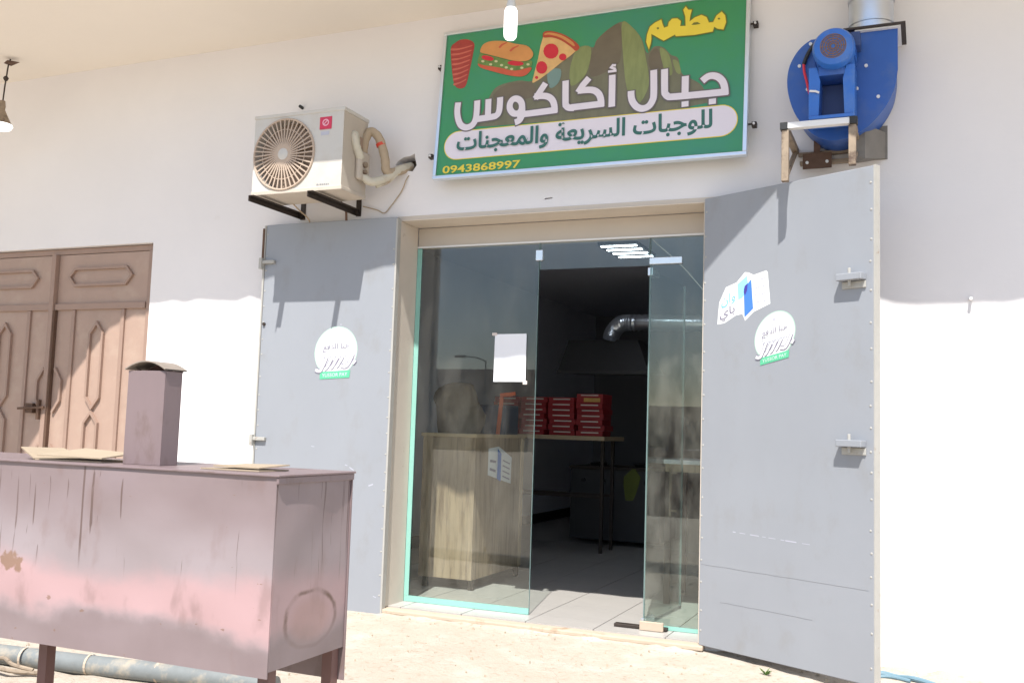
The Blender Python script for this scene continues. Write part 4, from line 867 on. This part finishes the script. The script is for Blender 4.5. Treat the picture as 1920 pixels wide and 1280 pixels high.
tag(MB().cyl((2.51, 0.004, 2.03), (2.51, -.045, 2.027), .009, n=8).build('wall_peg', M['plaster']), 'small pale peg in the wall at the right edge', 'peg')

# ------------------------------------------------------------------ blue blower
bl = thing('exhaust_blower', 'blue centrifugal blower with motor on a wall bracket', 'blower', (1.833, -0.16, 2.93))
bx = lambda x, y, z: (x - 1.84, y + 0.25, z - 2.90)
vol = smoothpts([(1.93, 3.452), (1.85, 3.475), (1.75, 3.455), (1.66, 3.402), (1.605, 3.32), (1.586, 3.23), (1.596, 3.13), (1.63, 3.03), (1.69, 2.945), (1.76, 2.887), (1.84, 2.868), (1.93, 2.887), (2.02, 2.945), (2.09, 3.03), (2.132, 3.12), (2.149, 3.22)], 5) + [(2.149, 3.452)]
YF, YB = -0.38, -0.11
MB().prism([p for p in vol[::-1]], lambda a, b: bx(a, YB, b), lambda a, b: bx(a, YF + .004, b)).build('volute_casing', M['blue'], bl, fix=True, smooth=True)
cx_, cz_ = 1.84, 3.18
MB().prism([(cx_ + (a - cx_) * 1.035, cz_ + (b - cz_) * 1.035 if b < 3.44 else b) for a, b in vol[::-1]], lambda a, b: bx(a, YF + .003, b), lambda a, b: bx(a, YF - .003, b)).build('face_plate', M['blue'], bl, fix=True)
for x, z in ((1.704, 3.421), (1.957, 3.389), (1.644, 3.30), (1.998, 3.261), (1.688, 3.16), (1.95, 3.137), (2.06, 3.08), (1.76, 2.95)):
    MB().cyl(bx(x, YF - .003, z), bx(x, YF - .011, z), .0095, n=8).build('bolt', M['white_metal'], bl)
MB().box(0.10, .335, -.16, .14, .552, .560).build('outlet_flange', M['white_metal'], bl)
MB().box(0.04, .36, -.175, .14, .5605, .572).build('duct_flange', M['dark_steel'], bl)
MC = (1.845, 3.300)
mo = MB().lathe([(.0, 0), (.098, 0), (.107, .01), (.107, .15), (.100, .16), (.108, .163), (.110, .215), (.098, .24), (.068, .246), (.066, .240), (.0, .240)], bx(MC[0], YF - .003, MC[1]), 'y', 36)
for i, (a, b, c) in enumerate(mo.v): mo.v[i] = (a, 2 * (YF - .003 + .25) - b, c)
mot = mo.build('motor', M['blue_light'], bl, smooth=True, fix=True)
m = MB()
for k in range(20):
    a = 2 * math.pi * k / 20
    if -2.6 < math.atan2(math.sin(a), math.cos(a)) < -0.5: continue
    m.bar(bx(MC[0] + .109 * math.cos(a), YF - .02, MC[1] + .109 * math.sin(a)), bx(MC[0] + .109 * math.cos(a), YF - .15, MC[1] + .109 * math.sin(a)), .010, .005, (math.cos(a), 0, math.sin(a)))
m.build('cooling_fin', M['blue'], mot)
m = MB()
for r_ in (.016, .029, .042, .055, .066): m.tube([bx(a, YF - .246, b) for a, b in circle(MC[0], MC[1], r_, r_, 24)] + [bx(MC[0] + r_, YF - .246, MC[1])], .0032, 5, False)
for k in range(12): m.bar(bx(MC[0] + .01 * math.cos(k * math.pi / 6), YF - .247, MC[1] + .01 * math.sin(k * math.pi / 6)), bx(MC[0] + .066 * math.cos(k * math.pi / 6), YF - .247, MC[1] + .066 * math.sin(k * math.pi / 6)), .0035, .003, (0, 1, 0))
m.build('motor_grille', M['orange_dust'], mot, smooth=True)
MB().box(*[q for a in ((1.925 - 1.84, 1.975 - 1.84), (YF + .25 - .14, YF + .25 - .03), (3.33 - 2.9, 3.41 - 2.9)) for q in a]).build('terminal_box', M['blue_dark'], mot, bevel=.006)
# pedestal under the motor: two cheeks, foot and back plate
for s in (-1, 1):
    o = [(1.832 + s * .118, 3.215), (1.832 + s * .118, 2.945), (1.832 + s * .066, 2.945), (1.832 + s * .058, 3.14), (1.832 + s * .075, 3.215)]
    if s > 0: o = o[::-1]
    MB().prism(o, lambda a, b: bx(a, -.40, b), lambda a, b: bx(a, -.565, b)).build('pedestal_cheek', M['blue_light'], bl, fix=True, bevel=.003)
MB().box(1.765 - 1.84, 1.90 - 1.84, -.565 + .25, -.40 + .25, 3.165 - 2.9, 3.213 - 2.9).build('pedestal_top', M['blue'], bl)
MB().box(1.715 - 1.84, 1.95 - 1.84, -.575 + .25, -.39 + .25, 2.925 - 2.9, 2.944 - 2.9).build('pedestal_foot', M['blue_light'], bl, bevel=.003)
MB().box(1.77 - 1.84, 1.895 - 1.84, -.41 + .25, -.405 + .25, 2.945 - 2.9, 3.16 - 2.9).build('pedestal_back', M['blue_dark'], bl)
MB().tube([bx(*p) for p in smoothpts([(1.78, -.45, 3.405), (1.74, -.43, 3.41), (1.695, -.41, 3.36), (1.67, -.405, 3.30)], 5)], .011, 8).build('black_cable', M['black'], bl, smooth=True)
MB().tube([bx(*p) for p in smoothpts([(1.67, -.405, 3.30), (1.675, -.42, 3.25), (1.69, -.43, 3.19), (1.705, -.44, 3.12), (1.72, -.47, 3.09)], 5)], .0075, 8).build('red_cable', M['red_cable'], bl, smooth=True)
MB().tube([bx(*p) for p in [(1.72, -.572, 3.085), (1.75, -.575, 3.08), (1.77, -.575, 3.07)]], .006, 6).build('cable_end', M['white_metal'], bl)
tag(MB().cyl((2.010, -.16, 3.503), (2.010, -.16, 4.079), .120, n=28, caps=False).cyl((2.010, -.16, 3.56), (2.010, -.16, 3.575), .124, n=28, caps=False).cyl((2.010, -.16, 3.70), (2.010, -.16, 3.72), .124, n=28, caps=False).build('duct_pipe', M['galv'], smooth=True), 'round galvanised duct rising from the blue blower', 'duct')
br = thing('blower_bracket', 'steel stand with tan legs under the blue blower', 'bracket', (1.753, 0.09, 2.93))
kx = lambda x, y, z: (x - 1.76, y, z - 2.90)
MB().box(1.605 - 1.76, 1.925 - 1.76, -.575, -.53, -.012, .022).build('front_bar', M['white_metal'], br, bevel=.003)
for x in (1.585, 1.945): MB().box(x - .0195 - 1.76, x + .0195 - 1.76, -.578, -.527, -.016, .024).build('end_cap', M['black'], br, bevel=.002)
for x, zb in ((1.592, 2.60), (1.938, 2.665)):
    MB().box(x - .019 - 1.76, x + .019 - 1.76, -.57, -.53, zb - 2.90, -.0165).build('leg', M['tan_steel'], br, bevel=.003)
    MB().box(x - .018 - 1.76, x + .018 - 1.76, -.526, -.092, -.022, .012).build('arm', M['tan_steel'], br, bevel=.003)
    MB().bar(kx(x, -.545, zb + .02), kx(x, -.11, 2.885), .022, .022).build('brace', M['tan_steel'], br)
MB().box(1.61 - 1.76, 1.92 - 1.76, -.13, -.10, -.045, -.025).box(1.62 - 1.76, 1.91 - 1.76, -.14, -.10, -.10, -.08).build('rear_rail', M['tan_steel'], br)
MB().box(1.70 - 1.76, 1.735 - 1.76, -.16, -.125, -.06, .08).box(1.64 - 1.76, 1.80 - 1.76, -.170, -.1605, -.135, -.045).build('rust_plate', M['rust'], br)
for x in (1.665, 1.775): MB().cyl(kx(x, -.170, 2.80), kx(x, -.180, 2.80), .009, n=8).build('bolt', M['white_metal'], br)
dk = thing('wall_duct', 'grey sheet duct going into the wall below the blower', 'duct', (2.0, -0.08, 2.93))
MB().add([(-.10, -.12, .09), (-.02, -.12, .06), (-.02, -.12, -.13), (-.10, -.12, -.10), (-.08, .085, .10), (.085, .085, .065), (.085, .085, -.085), (-.08, .085, -.10)], [(0, 3, 2, 1), (4, 5, 6, 7), (0, 1, 5, 4), (1, 2, 6, 5), (2, 3, 7, 6), (3, 0, 4, 7)]).build('duct_body', M['dull_duct'], dk, fix=True)
MB().box(-.085, .09, .072, .0795, -.092, .102).build('wall_flange', M['dull_duct'], dk)

# ------------------------------------------------------------------ hanging lamps
hb = thing('hanging_bulb', 'white cylinder bulb hanging in front of the green sign', 'lamp', (0.117, -0.9, 3.446))
MB().lathe([(0, 0), (.026, .004), (.036, .018), (.038, .04), (.038, .165), (.030, .185), (.0, .186)], (0, 0, 0), 'z', 20).build('bulb', M['bulb'], hb, smooth=True)
MB().lathe([(.028, .185), (.026, .215), (.022, .22), (.022, .27), (.0, .271)], (0, 0, 0), 'z', 16).build('socket', M['bulb_neck'], hb, smooth=True)
MB().tube([(0, 0, .27), (.003, 0, .45), (0, 0, .634)], .004, 6).build('cord', M['black'], hb)
hl = thing('hanging_lamp', 'lamp on a twisted cord hanging from the soffit at the left edge', 'lamp', (-4.535, -0.413, 3.50))
MB().tube(smoothpts([(.055, 0, .575), (.035, 0, .52), (.025, 0, .44), (.015, 0, .36), (.005, 0, .22)], 5), .006, 6).build('cord', M['dark_steel'], hl)
MB().lathe([(.012, .435), (.022, .42), (.012, .40)], (.02, 0, 0), 'z', 10).build('cord_knot', M['dark_steel'], hl)
MB().add([(.02, 0, .572), (.14, .02, .545), (.09, -.03, .535), (.03, -.04, .53), (.03, .03, .53)], [(0, 1, 2), (0, 2, 3), (0, 4, 1), (1, 4, 2), (2, 4, 3), (0, 3, 4)]).build('ceiling_hook', M['rust'], hl)
MB().lathe([(0, .24), (.022, .235), (.028, .19), (.024, .165), (.045, .12), (.075, .06), (.085, .045)], (0, 0, 0), 'z', 20).build('lamp_shade', M['tan_steel'], hl, smooth=True)
MB().lathe([(.085, .044), (.09, .03), (.078, .008), (.05, -.002), (0, -.004)], (0, 0, 0), 'z', 20).build('bulb', M['bulb'], hl, smooth=True)

# ------------------------------------------------------------------ barbecue grill
GX, GX0, GY0, GY1, GZ0, GZ1 = 0.586, -1.05, -3.50, -3.112, 0.528, 1.09
gr = thing('barbecue_grill', 'long mauve steel barbecue box with burnt paint and short chimney', 'grill', (0, 0, 0))
T_ = .004
# slightly buckled front sheet
def sheet(name, mtl, fn, a0, a1, b0, b1, na, nb, amp, seed, th):
    rnd = random.Random(seed); ph = [rnd.uniform(0, 6) for _ in range(4)]
    f = lambda a, b: amp * (math.sin(3.1 * a + ph[0]) * math.sin(4.3 * b + ph[1]) + .5 * math.sin(7 * a + ph[2]) * math.sin(9 * b + ph[3]))
    edge_ = lambda i, n: min(1, min(i, n - i) / 2.0)
    m_ = MB(); A = []; B = []
    for j in range(nb + 1):
        for i in range(na + 1):
            a = a0 + (a1 - a0) * i / na; b = b0 + (b1 - b0) * j / nb
            k = f(a * 2.5, b * 2.5) * edge_(i, na) * edge_(j, nb)
            A.append(fn(a, b, k)); B.append(fn(a, b, k - th))
    N = (na + 1) * (nb + 1); q = []
    for j in range(nb):
        for i in range(na):
            s0 = j * (na + 1) + i; q.append((s0, s0 + 1, s0 + na + 2, s0 + na + 1)); q.append((N + s0 + na + 1, N + s0 + na + 2, N + s0 + 1, N + s0))
    rim = [i for i in range(na + 1)] + [j * (na + 1) + na for j in range(1, nb + 1)] + [nb * (na + 1) + i for i in range(na - 1, -1, -1)] + [j * (na + 1) for j in range(nb - 1, 0, -1)]
    for k in range(len(rim)): a, b = rim[k], rim[(k + 1) % len(rim)]; q.append((a, N + a, N + b, b))
    m_.add(A + B, q)
    return m_.build(name, mtl, gr, smooth=True, fix=True)
sheet('front_panel', M['grill'], lambda a, b, k: (a, GY0 - k, b), GX0, GX - .001, GZ0, GZ1 - .002, 46, 18, .006, 3, T_)
sheet('end_panel', M['grill_side'], lambda a, b, k: (GX + k, a, b), GY0 + .005, GY1 - .002, GZ0 + .018, GZ1 - .003, 12, 16, .005, 5, T_)
MB().box(GX0, GX + .006, GY1, GY1 + T_, GZ0 - .085, GZ1 - .002).build('back_panel', M['grill_plain'], gr)
MB().box(GX0, GX0 + T_, GY0 + .006, GY1 - .001, GZ0, GZ1 - .003).build('end_panel', M['grill_plain'], gr)
MB().box(GX0 - .004, GX + .012, GY0 - .008, GY1 + .012, GZ1 - .0015, GZ1 + .005).box(GX - .001, GX + .008, GY0 - .004, GY1 + .008, GZ1 - .022, GZ1 - .002).build('lid', M['grill_plain'], gr, bevel=.002)
MB().box(GX0 + .03, GX - .03, GY0 + .02, GY1 - .02, GZ0 + .06, GZ0 + .07).build('bottom_sheet', M['grill_leg'], gr)
for x, y in ((GX - .030, GY0 + .040), (GX - .030, GY1 - .026), (-.378, GY0 + .12), (-.95, GY0 + .028), (-.95, GY1 - .026)):
    top = GZ0 + (.045 if y < GY0 + .1 else .05)
    m = MB().box(x - .018, x + .018, y - .018, y - .014, 0, top).box(x + .014, x + .018, y - .0138, y + .018, 0, top)
    m.build('leg', M['grill_leg'], gr)
CX0, CX1, CY0, CY1, CH = -.09, .063, -3.40, -3.322, .305
ch = MB()
for x0, x1, y0, y1 in ((CX0, CX1, CY0, CY0 + .003), (CX0, CX1, CY1 - .003, CY1), (CX0, CX0 + .003, CY0 + .0032, CY1 - .0032), (CX1 - .003, CX1, CY0 + .0032, CY1 - .0032)):
    ch.box(x0, x1, y0, y1, GZ1 + .0052, GZ1 + CH)
chm = ch.build('chimney', M['grill_plain'], gr, bevel=.0015)
cp = MB(); A = []; B = []
for k in range(13):
    t = -1 + 2 * k / 12; x = (CX0 + CX1) / 2 + t * .083; z = GZ1 + CH + .026 * (1 - t * t) + .002
    for y in (CY0 - .010, CY1 + .012): A.append((x, y, z)); B.append((x, y, z + .004))
cp.add(A + B, [(2 * k, 2 * k + 1, 2 * k + 3, 2 * k + 2) for k in range(12)] + [(26 + 2 * k + 2, 26 + 2 * k + 3, 26 + 2 * k + 1, 26 + 2 * k) for k in range(12)] + [(2 * k, 2 * k + 2, 28 + 2 * k, 26 + 2 * k) for k in range(12)] + [(2 * k + 1, 27 + 2 * k, 29 + 2 * k, 2 * k + 3) for k in range(12)])
cp.build('chimney_cap', M['cap'], chm, fix=True)
bk = [((CX0 + CX1) / 2 + (-1 + k / 6) * .076, GZ1 + CH + .001 + .026 * (1 - ((-1 + k / 6) * .076 / .083) ** 2)) for k in range(13)]
MB().prism([(CX1, GZ1 + CH - .002), (CX0, GZ1 + CH - .002)][::-1] + bk[::-1], lambda a, q: (a, CY1 + .003, q), lambda a, q: (a, CY1 + .0004, q)).build('cap_back', M['grill_leg'], chm, fix=True)
for x in (CX0 + .006, CX1 - .006): MB().box(x - .004, x + .004, CY0 + .035, CY0 + .045, GZ1 + CH - .02, GZ1 + CH + .006).build('cap_stay', M['grill_leg'], chm)

def bent_card(name, label, pts, th, fold):
    zb = GZ1 + .0058
    o = MB()
    A = [(x, y, zb + z) for x, y, z in pts]; n = len(pts)
    B = [(x, y, zb + z + th) for x, y, z in pts]
    o.add(A + B, [tuple(range(n - 1, -1, -1)), tuple(range(n, 2 * n))] + [(i, (i + 1) % n, n + (i + 1) % n, n + i) for i in range(n)])
    for f in fold:
        F0 = [(x, y, zb + z) for x, y, z in f]; F1 = [(x, y, zb + z + th) for x, y, z in f]; k = len(f)
        o.add(F0 + F1, [tuple(range(k - 1, -1, -1)), tuple(range(k, 2 * k))] + [(i, (i + 1) % k, k + (i + 1) % k, k + i) for i in range(k)])
    return tag(o.build(name, M['cardboard'], fix=True), label, 'cardboard')
bent_card('cardboard_piece', 'curled cardboard piece on the grill lid beside the chimney', [(-.43, -3.44, 0), (-.16, -3.42, 0), (-.15, -3.27, 0), (-.40, -3.25, 0)], .004,
          [[(-.52, -3.42, .035), (-.435, -3.44, .001), (-.405, -3.25, .001), (-.50, -3.26, .03)], [(-.41, -3.45, .014), (-.15, -3.43, .012), (-.14, -3.30, .026), (-.39, -3.27, .034)]])
bent_card('cardboard_piece', 'small flat cardboard piece near the right end of the grill lid', [(.25, -3.43, 0), (.46, -3.42, 0), (.48, -3.30, 0), (.29, -3.31, 0)], .004,
          [[(.29, -3.42, .009), (.455, -3.415, .008), (.49, -3.31, .016), (.32, -3.30, .012)]])

# ------------------------------------------------------------------ bits on the ground
pi_ = thing('ground_pipe', 'weathered grey pipe lying on the ground behind the grill', 'pipe', (-1.4, -2.15, 0.045))
MB().tube(smoothpts([(-1.9, -.22, 0), (-1.0, -.10, .002), (-.45, -.03, 0), (.0, .02, -.001), (.5, .09, .001), (.95, .13, 0)], 5), .047, 18).build('pipe_body', M['pvc'], pi_, smooth=True)
for x in (-.42, -.05, .33): MB().tube([(x - .006, x * .15 + .02, 0), (x + .006, x * .15 + .022, 0)], .0495, 18, False).build('tie', M['sill'], pi_)
tag(MB().tube(smoothpts([(-1.98, -2.30, .02), (-1.86, -2.36, .045), (-1.75, -2.36, .03), (-1.66, -2.31, .02), (-1.60, -2.29, .03), (-1.59, -2.29, .12)], 5), .011, 8).tube(smoothpts([(-1.96, -2.27, .03), (-1.85, -2.29, .06), (-1.74, -2.33, .05), (-1.64, -2.30, .03)], 5), .010, 8).build('twisted_wire', M['tan_steel'], smooth=True), 'twisted rusty metal rod on the ground at the left edge', 'scrap metal')
tag(MB().tube(smoothpts([(2.0, -.13, .0), (2.06, -.11, .012), (2.14, -.12, .004), (2.22, -.15, .012), (2.33, -.19, .0)], 5), .014, 8).tube(smoothpts([(2.02, -.16, .0), (2.1, -.15, .008), (2.2, -.18, .004)], 5), .010, 8).build('blue_hose', M['hose'], smooth=True), 'faded blue hose at the foot of the right wall', 'hose')
wd = thing('weed', 'small green weed growing below the open right door', 'plant', (1.50, -0.43, 0))
wd.scale = (.65, .65, .65)
m = MB(); rg = random.Random(8)
for k in range(16):
    a = rg.uniform(0, 6.28); L_ = rg.uniform(.03, .07); h = rg.uniform(.02, .06); c_, s_ = math.cos(a), math.sin(a)
    m.add([(0, 0, 0), (c_ * L_ * .5 - s_ * .008, s_ * L_ * .5 + c_ * .008, h * .7), (c_ * L_, s_ * L_, h), (c_ * L_ * .5 + s_ * .008, s_ * L_ * .5 - c_ * .008, h * .7)], [(0, 1, 2, 3)])
m.build('leaves', M['green'], wd)
MB().tube([(0, 0, -.01), (.003, 0, .03)], .003, 6).build('stem', M['green'], wd)

# ------------------------------------------------------------------ inside the shop
ct = thing('wooden_counter', 'wood laminate counter standing just behind the glass', 'counter', (-1.054, 1.316, 0.0402))
ct.scale = (1.038, 1.038, 1.038)
qx = lambda x0, x1, y0, y1, z0, z1: (x0 + .93, x1 + .93, y0 - 1.05, y1 - 1.05, z0 - .08, z1 - .08)
MB().box(*qx(-1.14, -.712, .60, .62, .155, 1.17)).build('front_panel', M['wood'], ct, bevel=.002)
MB().box(*qx(-.732, -.712, .6205, 1.52, .155, 1.17)).build('side_panel', M['wood'], ct, bevel=.002)
MB().box(*qx(-1.14, -1.12, .6205, 1.52, .155, 1.17)).build('side_panel', M['wood'], ct)
MB().box(*qx(-1.15, -.70, .585, 1.53, 1.1705, 1.195)).build('counter_top', M['wood_edge'], ct, bevel=.002)
MB().box(*qx(-.7115, -.706, 1.46, 1.515, .16, 1.165)).build('corner_strip', M['wood_edge'], ct)
for x in (-1.12, -.75):
    for y in (.63, 1.46): MB().box(*qx(x, x + .035, y, y + .035, .08, .1545)).build('foot', M['dark_steel'], ct)
fs_ = lambda a, b, h: (-.712 + .93 + .001 + h, a - 1.05, b - .08)
st = MB().holes([[(.83, .895), (1.27, .815), (1.275, 1.02), (1.02, 1.105), (.83, 1.09)]], lambda a, b: fs_(a, b, 0)).build('sticker', M['st_white'], ct)
st['label'] = 'white and blue payment sticker on the counter'
MB().holes([[(1.0, .86), (1.07, .84), (1.07, 1.05), (1.0, 1.09)]], lambda a, b: fs_(a, b, .001)).build('blue_flap', M['st_blue'], st)
m = MB()
for k in range(4): m.ribbon([(1.10, 1.0 - .04 * k), (1.24, .97 - .04 * k)], .009, lambda a, b, h: fs_(a, b, .001))
m.ribbon([(.86, 1.0), (.97, .99)], .018, lambda a, b, h: fs_(a, b, .001)).ribbon([(.86, .94), (.97, .92)], .018, lambda a, b, h: fs_(a, b, .001)); m.build('faint_lettering', M['st_text'], st)

tb = thing('serving_table', 'narrow table with pale wooden edge carrying the red pizza boxes', 'table', (-1.231, 3.653, 0.0402))
tb.scale = (1.038, 1.038, 1.038)
MB().box(-.75, .60, -.30, .35, 1.075, 1.115).build('table_top', M['wood_edge'], tb, bevel=.003)
for x in (-.70, .50):
    for y in (-.03, .30): MB().box(x - .015, x + .015, y - .015, y + .015, 0, 1.0745).build('leg', M['dark_steel'], tb)
MB().box(-.68, .48, -.04, -.02, .52, .545).build('stretcher', M['dark_steel'], tb)
MB().box(-.68, .48, .29, .31, .52, .545).build('stretcher', M['dark_steel'], tb)
# pizza boxes, one by one
bxw, bxd, bxh = .272, .29, .0525
order = ['bottom', 'second', 'third', 'fourth', 'fifth', 'sixth', 'seventh']
stacks = [(-.769, 7, 'rightmost'), (-1.070, 7, 'second from right'), (-1.371, 7, 'third from right'), (-1.672, 7, 'leftmost')]
proto = None
for si, (sx, cnt, sname) in enumerate(stacks):
    for k in range(cnt):
        pos = 'bottom' if k == 0 else ('top' if k == cnt - 1 else order[k])
        big = sname == 'rightmost' and k == cnt - 1
        lab = f'red pizza box, {pos} of the {sname} stack' if pos in ('bottom', 'top') else f'red pizza box, {pos} from the bottom of the {sname} stack'
        if big: lab = 'taller red pizza box with yellow print on top of the rightmost stack'
        zz = 1.1985 + k * (bxh + .0015)
        t = thing('pizza_box', lab, 'pizza box', (sx + rg.uniform(-.012, .012), 3.508 + rg.uniform(-.015, .015), zz), rg.uniform(-.05, .05), 'red pizza boxes stacked on the table')
        if big:
            b1 = MB().box(-bxw / 2, bxw / 2, -bxd / 2, bxd / 2, 0, .09).build('box_body', M['red_card'], t, bevel=.002)
            MB().box(-.06, .11, -bxd / 2 - .002, -bxd / 2 - .0005, .012, .05).build('yellow_print', M['card_yellow'], t)
            MB().box(-.09, .09, -bxd / 2 - .003, -bxd / 2 - .0005, .072, .082).build('front_tab', M['card_white'], t)
        elif proto is None:
            b1 = MB().box(-bxw / 2, bxw / 2, -bxd / 2, bxd / 2, 0, bxh).build('box_body', M['red_card'], t, bevel=.002)
            b2 = MB().box(-.085, .095, -bxd / 2 - .003, -bxd / 2 - .0005, .028, .040).build('front_tab', M['card_white'], t)
            proto = (b1, b2)
        else:
            for p_ in proto: copy_obj(p_, t)

hd = thing('range_hood', 'dark steel extractor hood hanging over the stove inside', 'range hood', (-.86, 4.3, 1.88))
MB().add([(-.50, -.30, 0), (.50, -.30, 0), (.50, .35, 0), (-.50, .35, 0), (-.48, -.02, .36), (.30, -.02, .36), (.30, .35, .36), (-.48, .35, .36)], [(0, 3, 2, 1), (4, 5, 6, 7), (0, 1, 5, 4), (1, 2, 6, 5), (2, 3, 7, 6), (3, 0, 4, 7)]).build('canopy', M['hood'], hd, fix=True)
MB().box(-.51, .51, -.31, -.302, -.03, .012).build('canopy_rim', M['hood'], hd)
fd = thing('flexible_duct', 'silver flexible duct bending from the extractor hood across the kitchen', 'duct', (-.85, 4.2, 2.25))
rr = []; pts = smoothpts([(-.02, .12, .0), (.0, .1, .06), (.07, .06, .13), (.16, .0, .16), (.3, -.02, .16), (.7, -.02, .15), (1.3, -.02, .14), (2.2, -.02, .13)], 10)
MB().tube(pts, [.085 + (.006 if i % 2 else -.004) for i in range(len(pts))], 18).build('duct_body', M['galv'], fd, smooth=True)
sv = thing('kitchen_stove', 'dark steel stove under the extractor hood inside', 'stove', (-.8, 4.7, 0.0402))
MB().box(-.5, .5, -.35, .35, .05, .80).build('stove_body', M['hood'], sv, bevel=.005)
MB().box(-.52, .52, -.36, .36, .801, .83).build('stove_top', M['dark_steel'], sv)
for x in (-.28, .22): MB().lathe([(.09, .0), (.1, .03), (.05, .04), (.0, .04)], (x, -.05, .831), 'z', 14).build('burner', M['black'], sv)
for x in (-.35, -.12, .12, .35): MB().cyl((x, -.351, .68), (x, -.385, .68), .022, n=10).build('knob', M['black'], sv)
cl = MB(); 
for i in range(5):
    zc = .60 + .3 * i / 4; w_ = (.035, .06, .075, .085, .02)[i]
    cl.v += [(-.33 - w_ + .01 * i, 3.28 + .012 * math.sin(i * 2), zc), (-.33 + w_ + .008 * i, 3.285, zc), (-.33 + w_ * .9 + .008 * i, 3.30, zc), (-.33 - w_ * .9 + .01 * i, 3.30, zc)]
cl.f = [(4 * i + k, 4 * i + (k + 1) % 4, 4 * i + 4 + (k + 1) % 4, 4 * i + 4 + k) for i in range(4) for k in range(4)] + [(3, 2, 1, 0), (16, 17, 18, 19)]
tag(cl.build('hanging_cloth', M['lime'], smooth=True, fix=True), 'lime yellow cloth hanging in the dark room behind the table', 'cloth')
le = thing('ceiling_light', 'square ceiling light with four white tubes inside the shop', 'ceiling light', (-.34, 3.08, 3.0))
MB().box(-.19, .19, -.34, .34, -.03, -.0005).build('light_tray', M['black'], le)
for k in range(4): MB().box(-.17, .17, -.30 + .19 * k, -.265 + .19 * k, -.036, -.0305).build('light_tube', M['led'], le)
rt = thing('display_table', 'small table with white top behind the right glass pane', 'table', (0.950, 1.42, 0.0402))
rt.scale = (1.038, 1.038, 1.038)
MB().box(-.40, .45, -.26, .28, .955, .985).build('table_top', M['white_metal'], rt, bevel=.003)
MB().box(-.39, .44, -.25, .27, .90, .9545).build('apron', M['wood'], rt)
for x in (-.37, .42):
    for y in (-.23, .25): MB().box(x - .02, x + .02, y - .02, y + .02, 0, .8995).build('leg', M['dark_steel'], rt)
sk = MB()
for j in range(9):
    t = j / 8; rw = (.17, .19, .192, .186, .178, .165, .145, .115, .07)[j]
    for k in range(20):
        a = 2 * math.pi * k / 20; f_ = 1 + .07 * math.sin(3 * a + .6 * j) + .05 * math.sin(7 * a - .8 * j) + .04 * math.sin(13 * a + 1.7 * j)
        sk.v.append((-1.148 + rw * f_ * math.cos(a) + .02 * math.sin(j), 1.181 + rw * .8 * f_ * math.sin(a), 1.1985 + .40 * math.sin(t * 1.45) / math.sin(1.45)))
sk.f = [(j * 20 + k, j * 20 + (k + 1) % 20, (j + 1) * 20 + (k + 1) % 20, (j + 1) * 20 + k) for j in range(8) for k in range(20)] + [tuple(range(19, -1, -1)), tuple(range(160, 180))]
tag(sk.build('cloth_sack', M['sack'], smooth=True), 'slumped tan sack on the counter behind the left glass', 'sack')
cr = thing('plastic_crate', 'dark navy plastic crate on the far end of the counter', 'crate', (-1.054, 1.62, 1.1985))
for b_ in ((-.19, .19, -.13, .13, 0, .012), (-.19, .19, -.13, -.12, .0125, .24), (-.19, .19, .12, .13, .0125, .24), (-.19, -.18, -.119, .119, .0125, .24), (.18, .19, -.119, .119, .0125, .24)): MB().box(*b_).build('crate_side', M['navy'], cr)
tag(MB().bar((-.92, 1.466, 1.1985), (-.894, 1.466, 1.50), .031, .012, (0, 1, 0)).bar((-.909, 1.466, 1.515), (-.775, 1.466, 1.53), .031, .012, (0, 1, 0)).build('orange_strap', M['orange']), 'bent orange strip standing in front of the navy crate', 'strip')

tag(MB().tube(smoothpts([(.56, .35, 2.60), (.648, .35, 2.50), (.80, .35, 2.363), (.905, .35, 2.25), (1.02, .35, 2.10), (1.08, .35, 1.9)], 6), .0035, 6).build('pale_cable', M['card_white'], smooth=True), 'thin pale cable slanting behind the right glass pane', 'cable')

# ------------------------------------------------------------------ across the street (seen mirrored in the glass)
def far_block(name, label, x0, x1, y, h, d, nwin, cat='building'):
    t = thing(name, label, cat, ((x0 + x1) / 2, y, 0)); w_ = (x1 - x0) / 2
    MB().box(-w_, w_, -d, 0, -.3, h).build('wall', M['concrete'], t)
    MB().box(-w_ - .1, w_ + .1, -d - .1, .1, h, h + .25).build('parapet', M['concrete'], t)
    for k in range(nwin):
        x = -w_ + (k + .5) * 2 * w_ / nwin
        f = MB().box(x - .6, x + .6, .002, .06, 1.0, 2.4).build('window', M['far_dark'], t)
        MB().box(x - .7, x + .7, .001, .12, .88, .99).build('window_sill', M['concrete'], f)
    return t
far_block('street_house', 'low rendered house across the street mirrored left in the glass', -38, -27, -46, 3.6, 8, 4)
far_block('street_house', 'taller rendered house across the street mirrored in the glass', -25.5, -18, -44, 4.3, 8, 3)
far_block('street_wall', 'long boundary wall across the street mirrored in the glass', -17.5, 6, -50, 2.6, .3, 0, 'wall')
far_block('street_house', 'distant low house mirrored in the right glass pane', -9.5, -2, -62, 3.9, 8, 3)
lp = thing('street_lamp', 'street lamp across the road mirrored in the glass', 'street lamp', (-18.0, -38, 0))
MB().cyl((0, 0, 0), (0, 0, 4.6), .05, .035, 10).build('pole', M['far_dark'], lp)
MB().tube([(0, 0, 4.55), (-.5, 0, 4.75), (-1.2, 0, 4.8)], .025, 8).build('arm', M['far_dark'], lp)
MB().box(-1.7, -1.15, -.1, .1, 4.74, 4.86).build('lamp_head', M['far_dark'], lp)
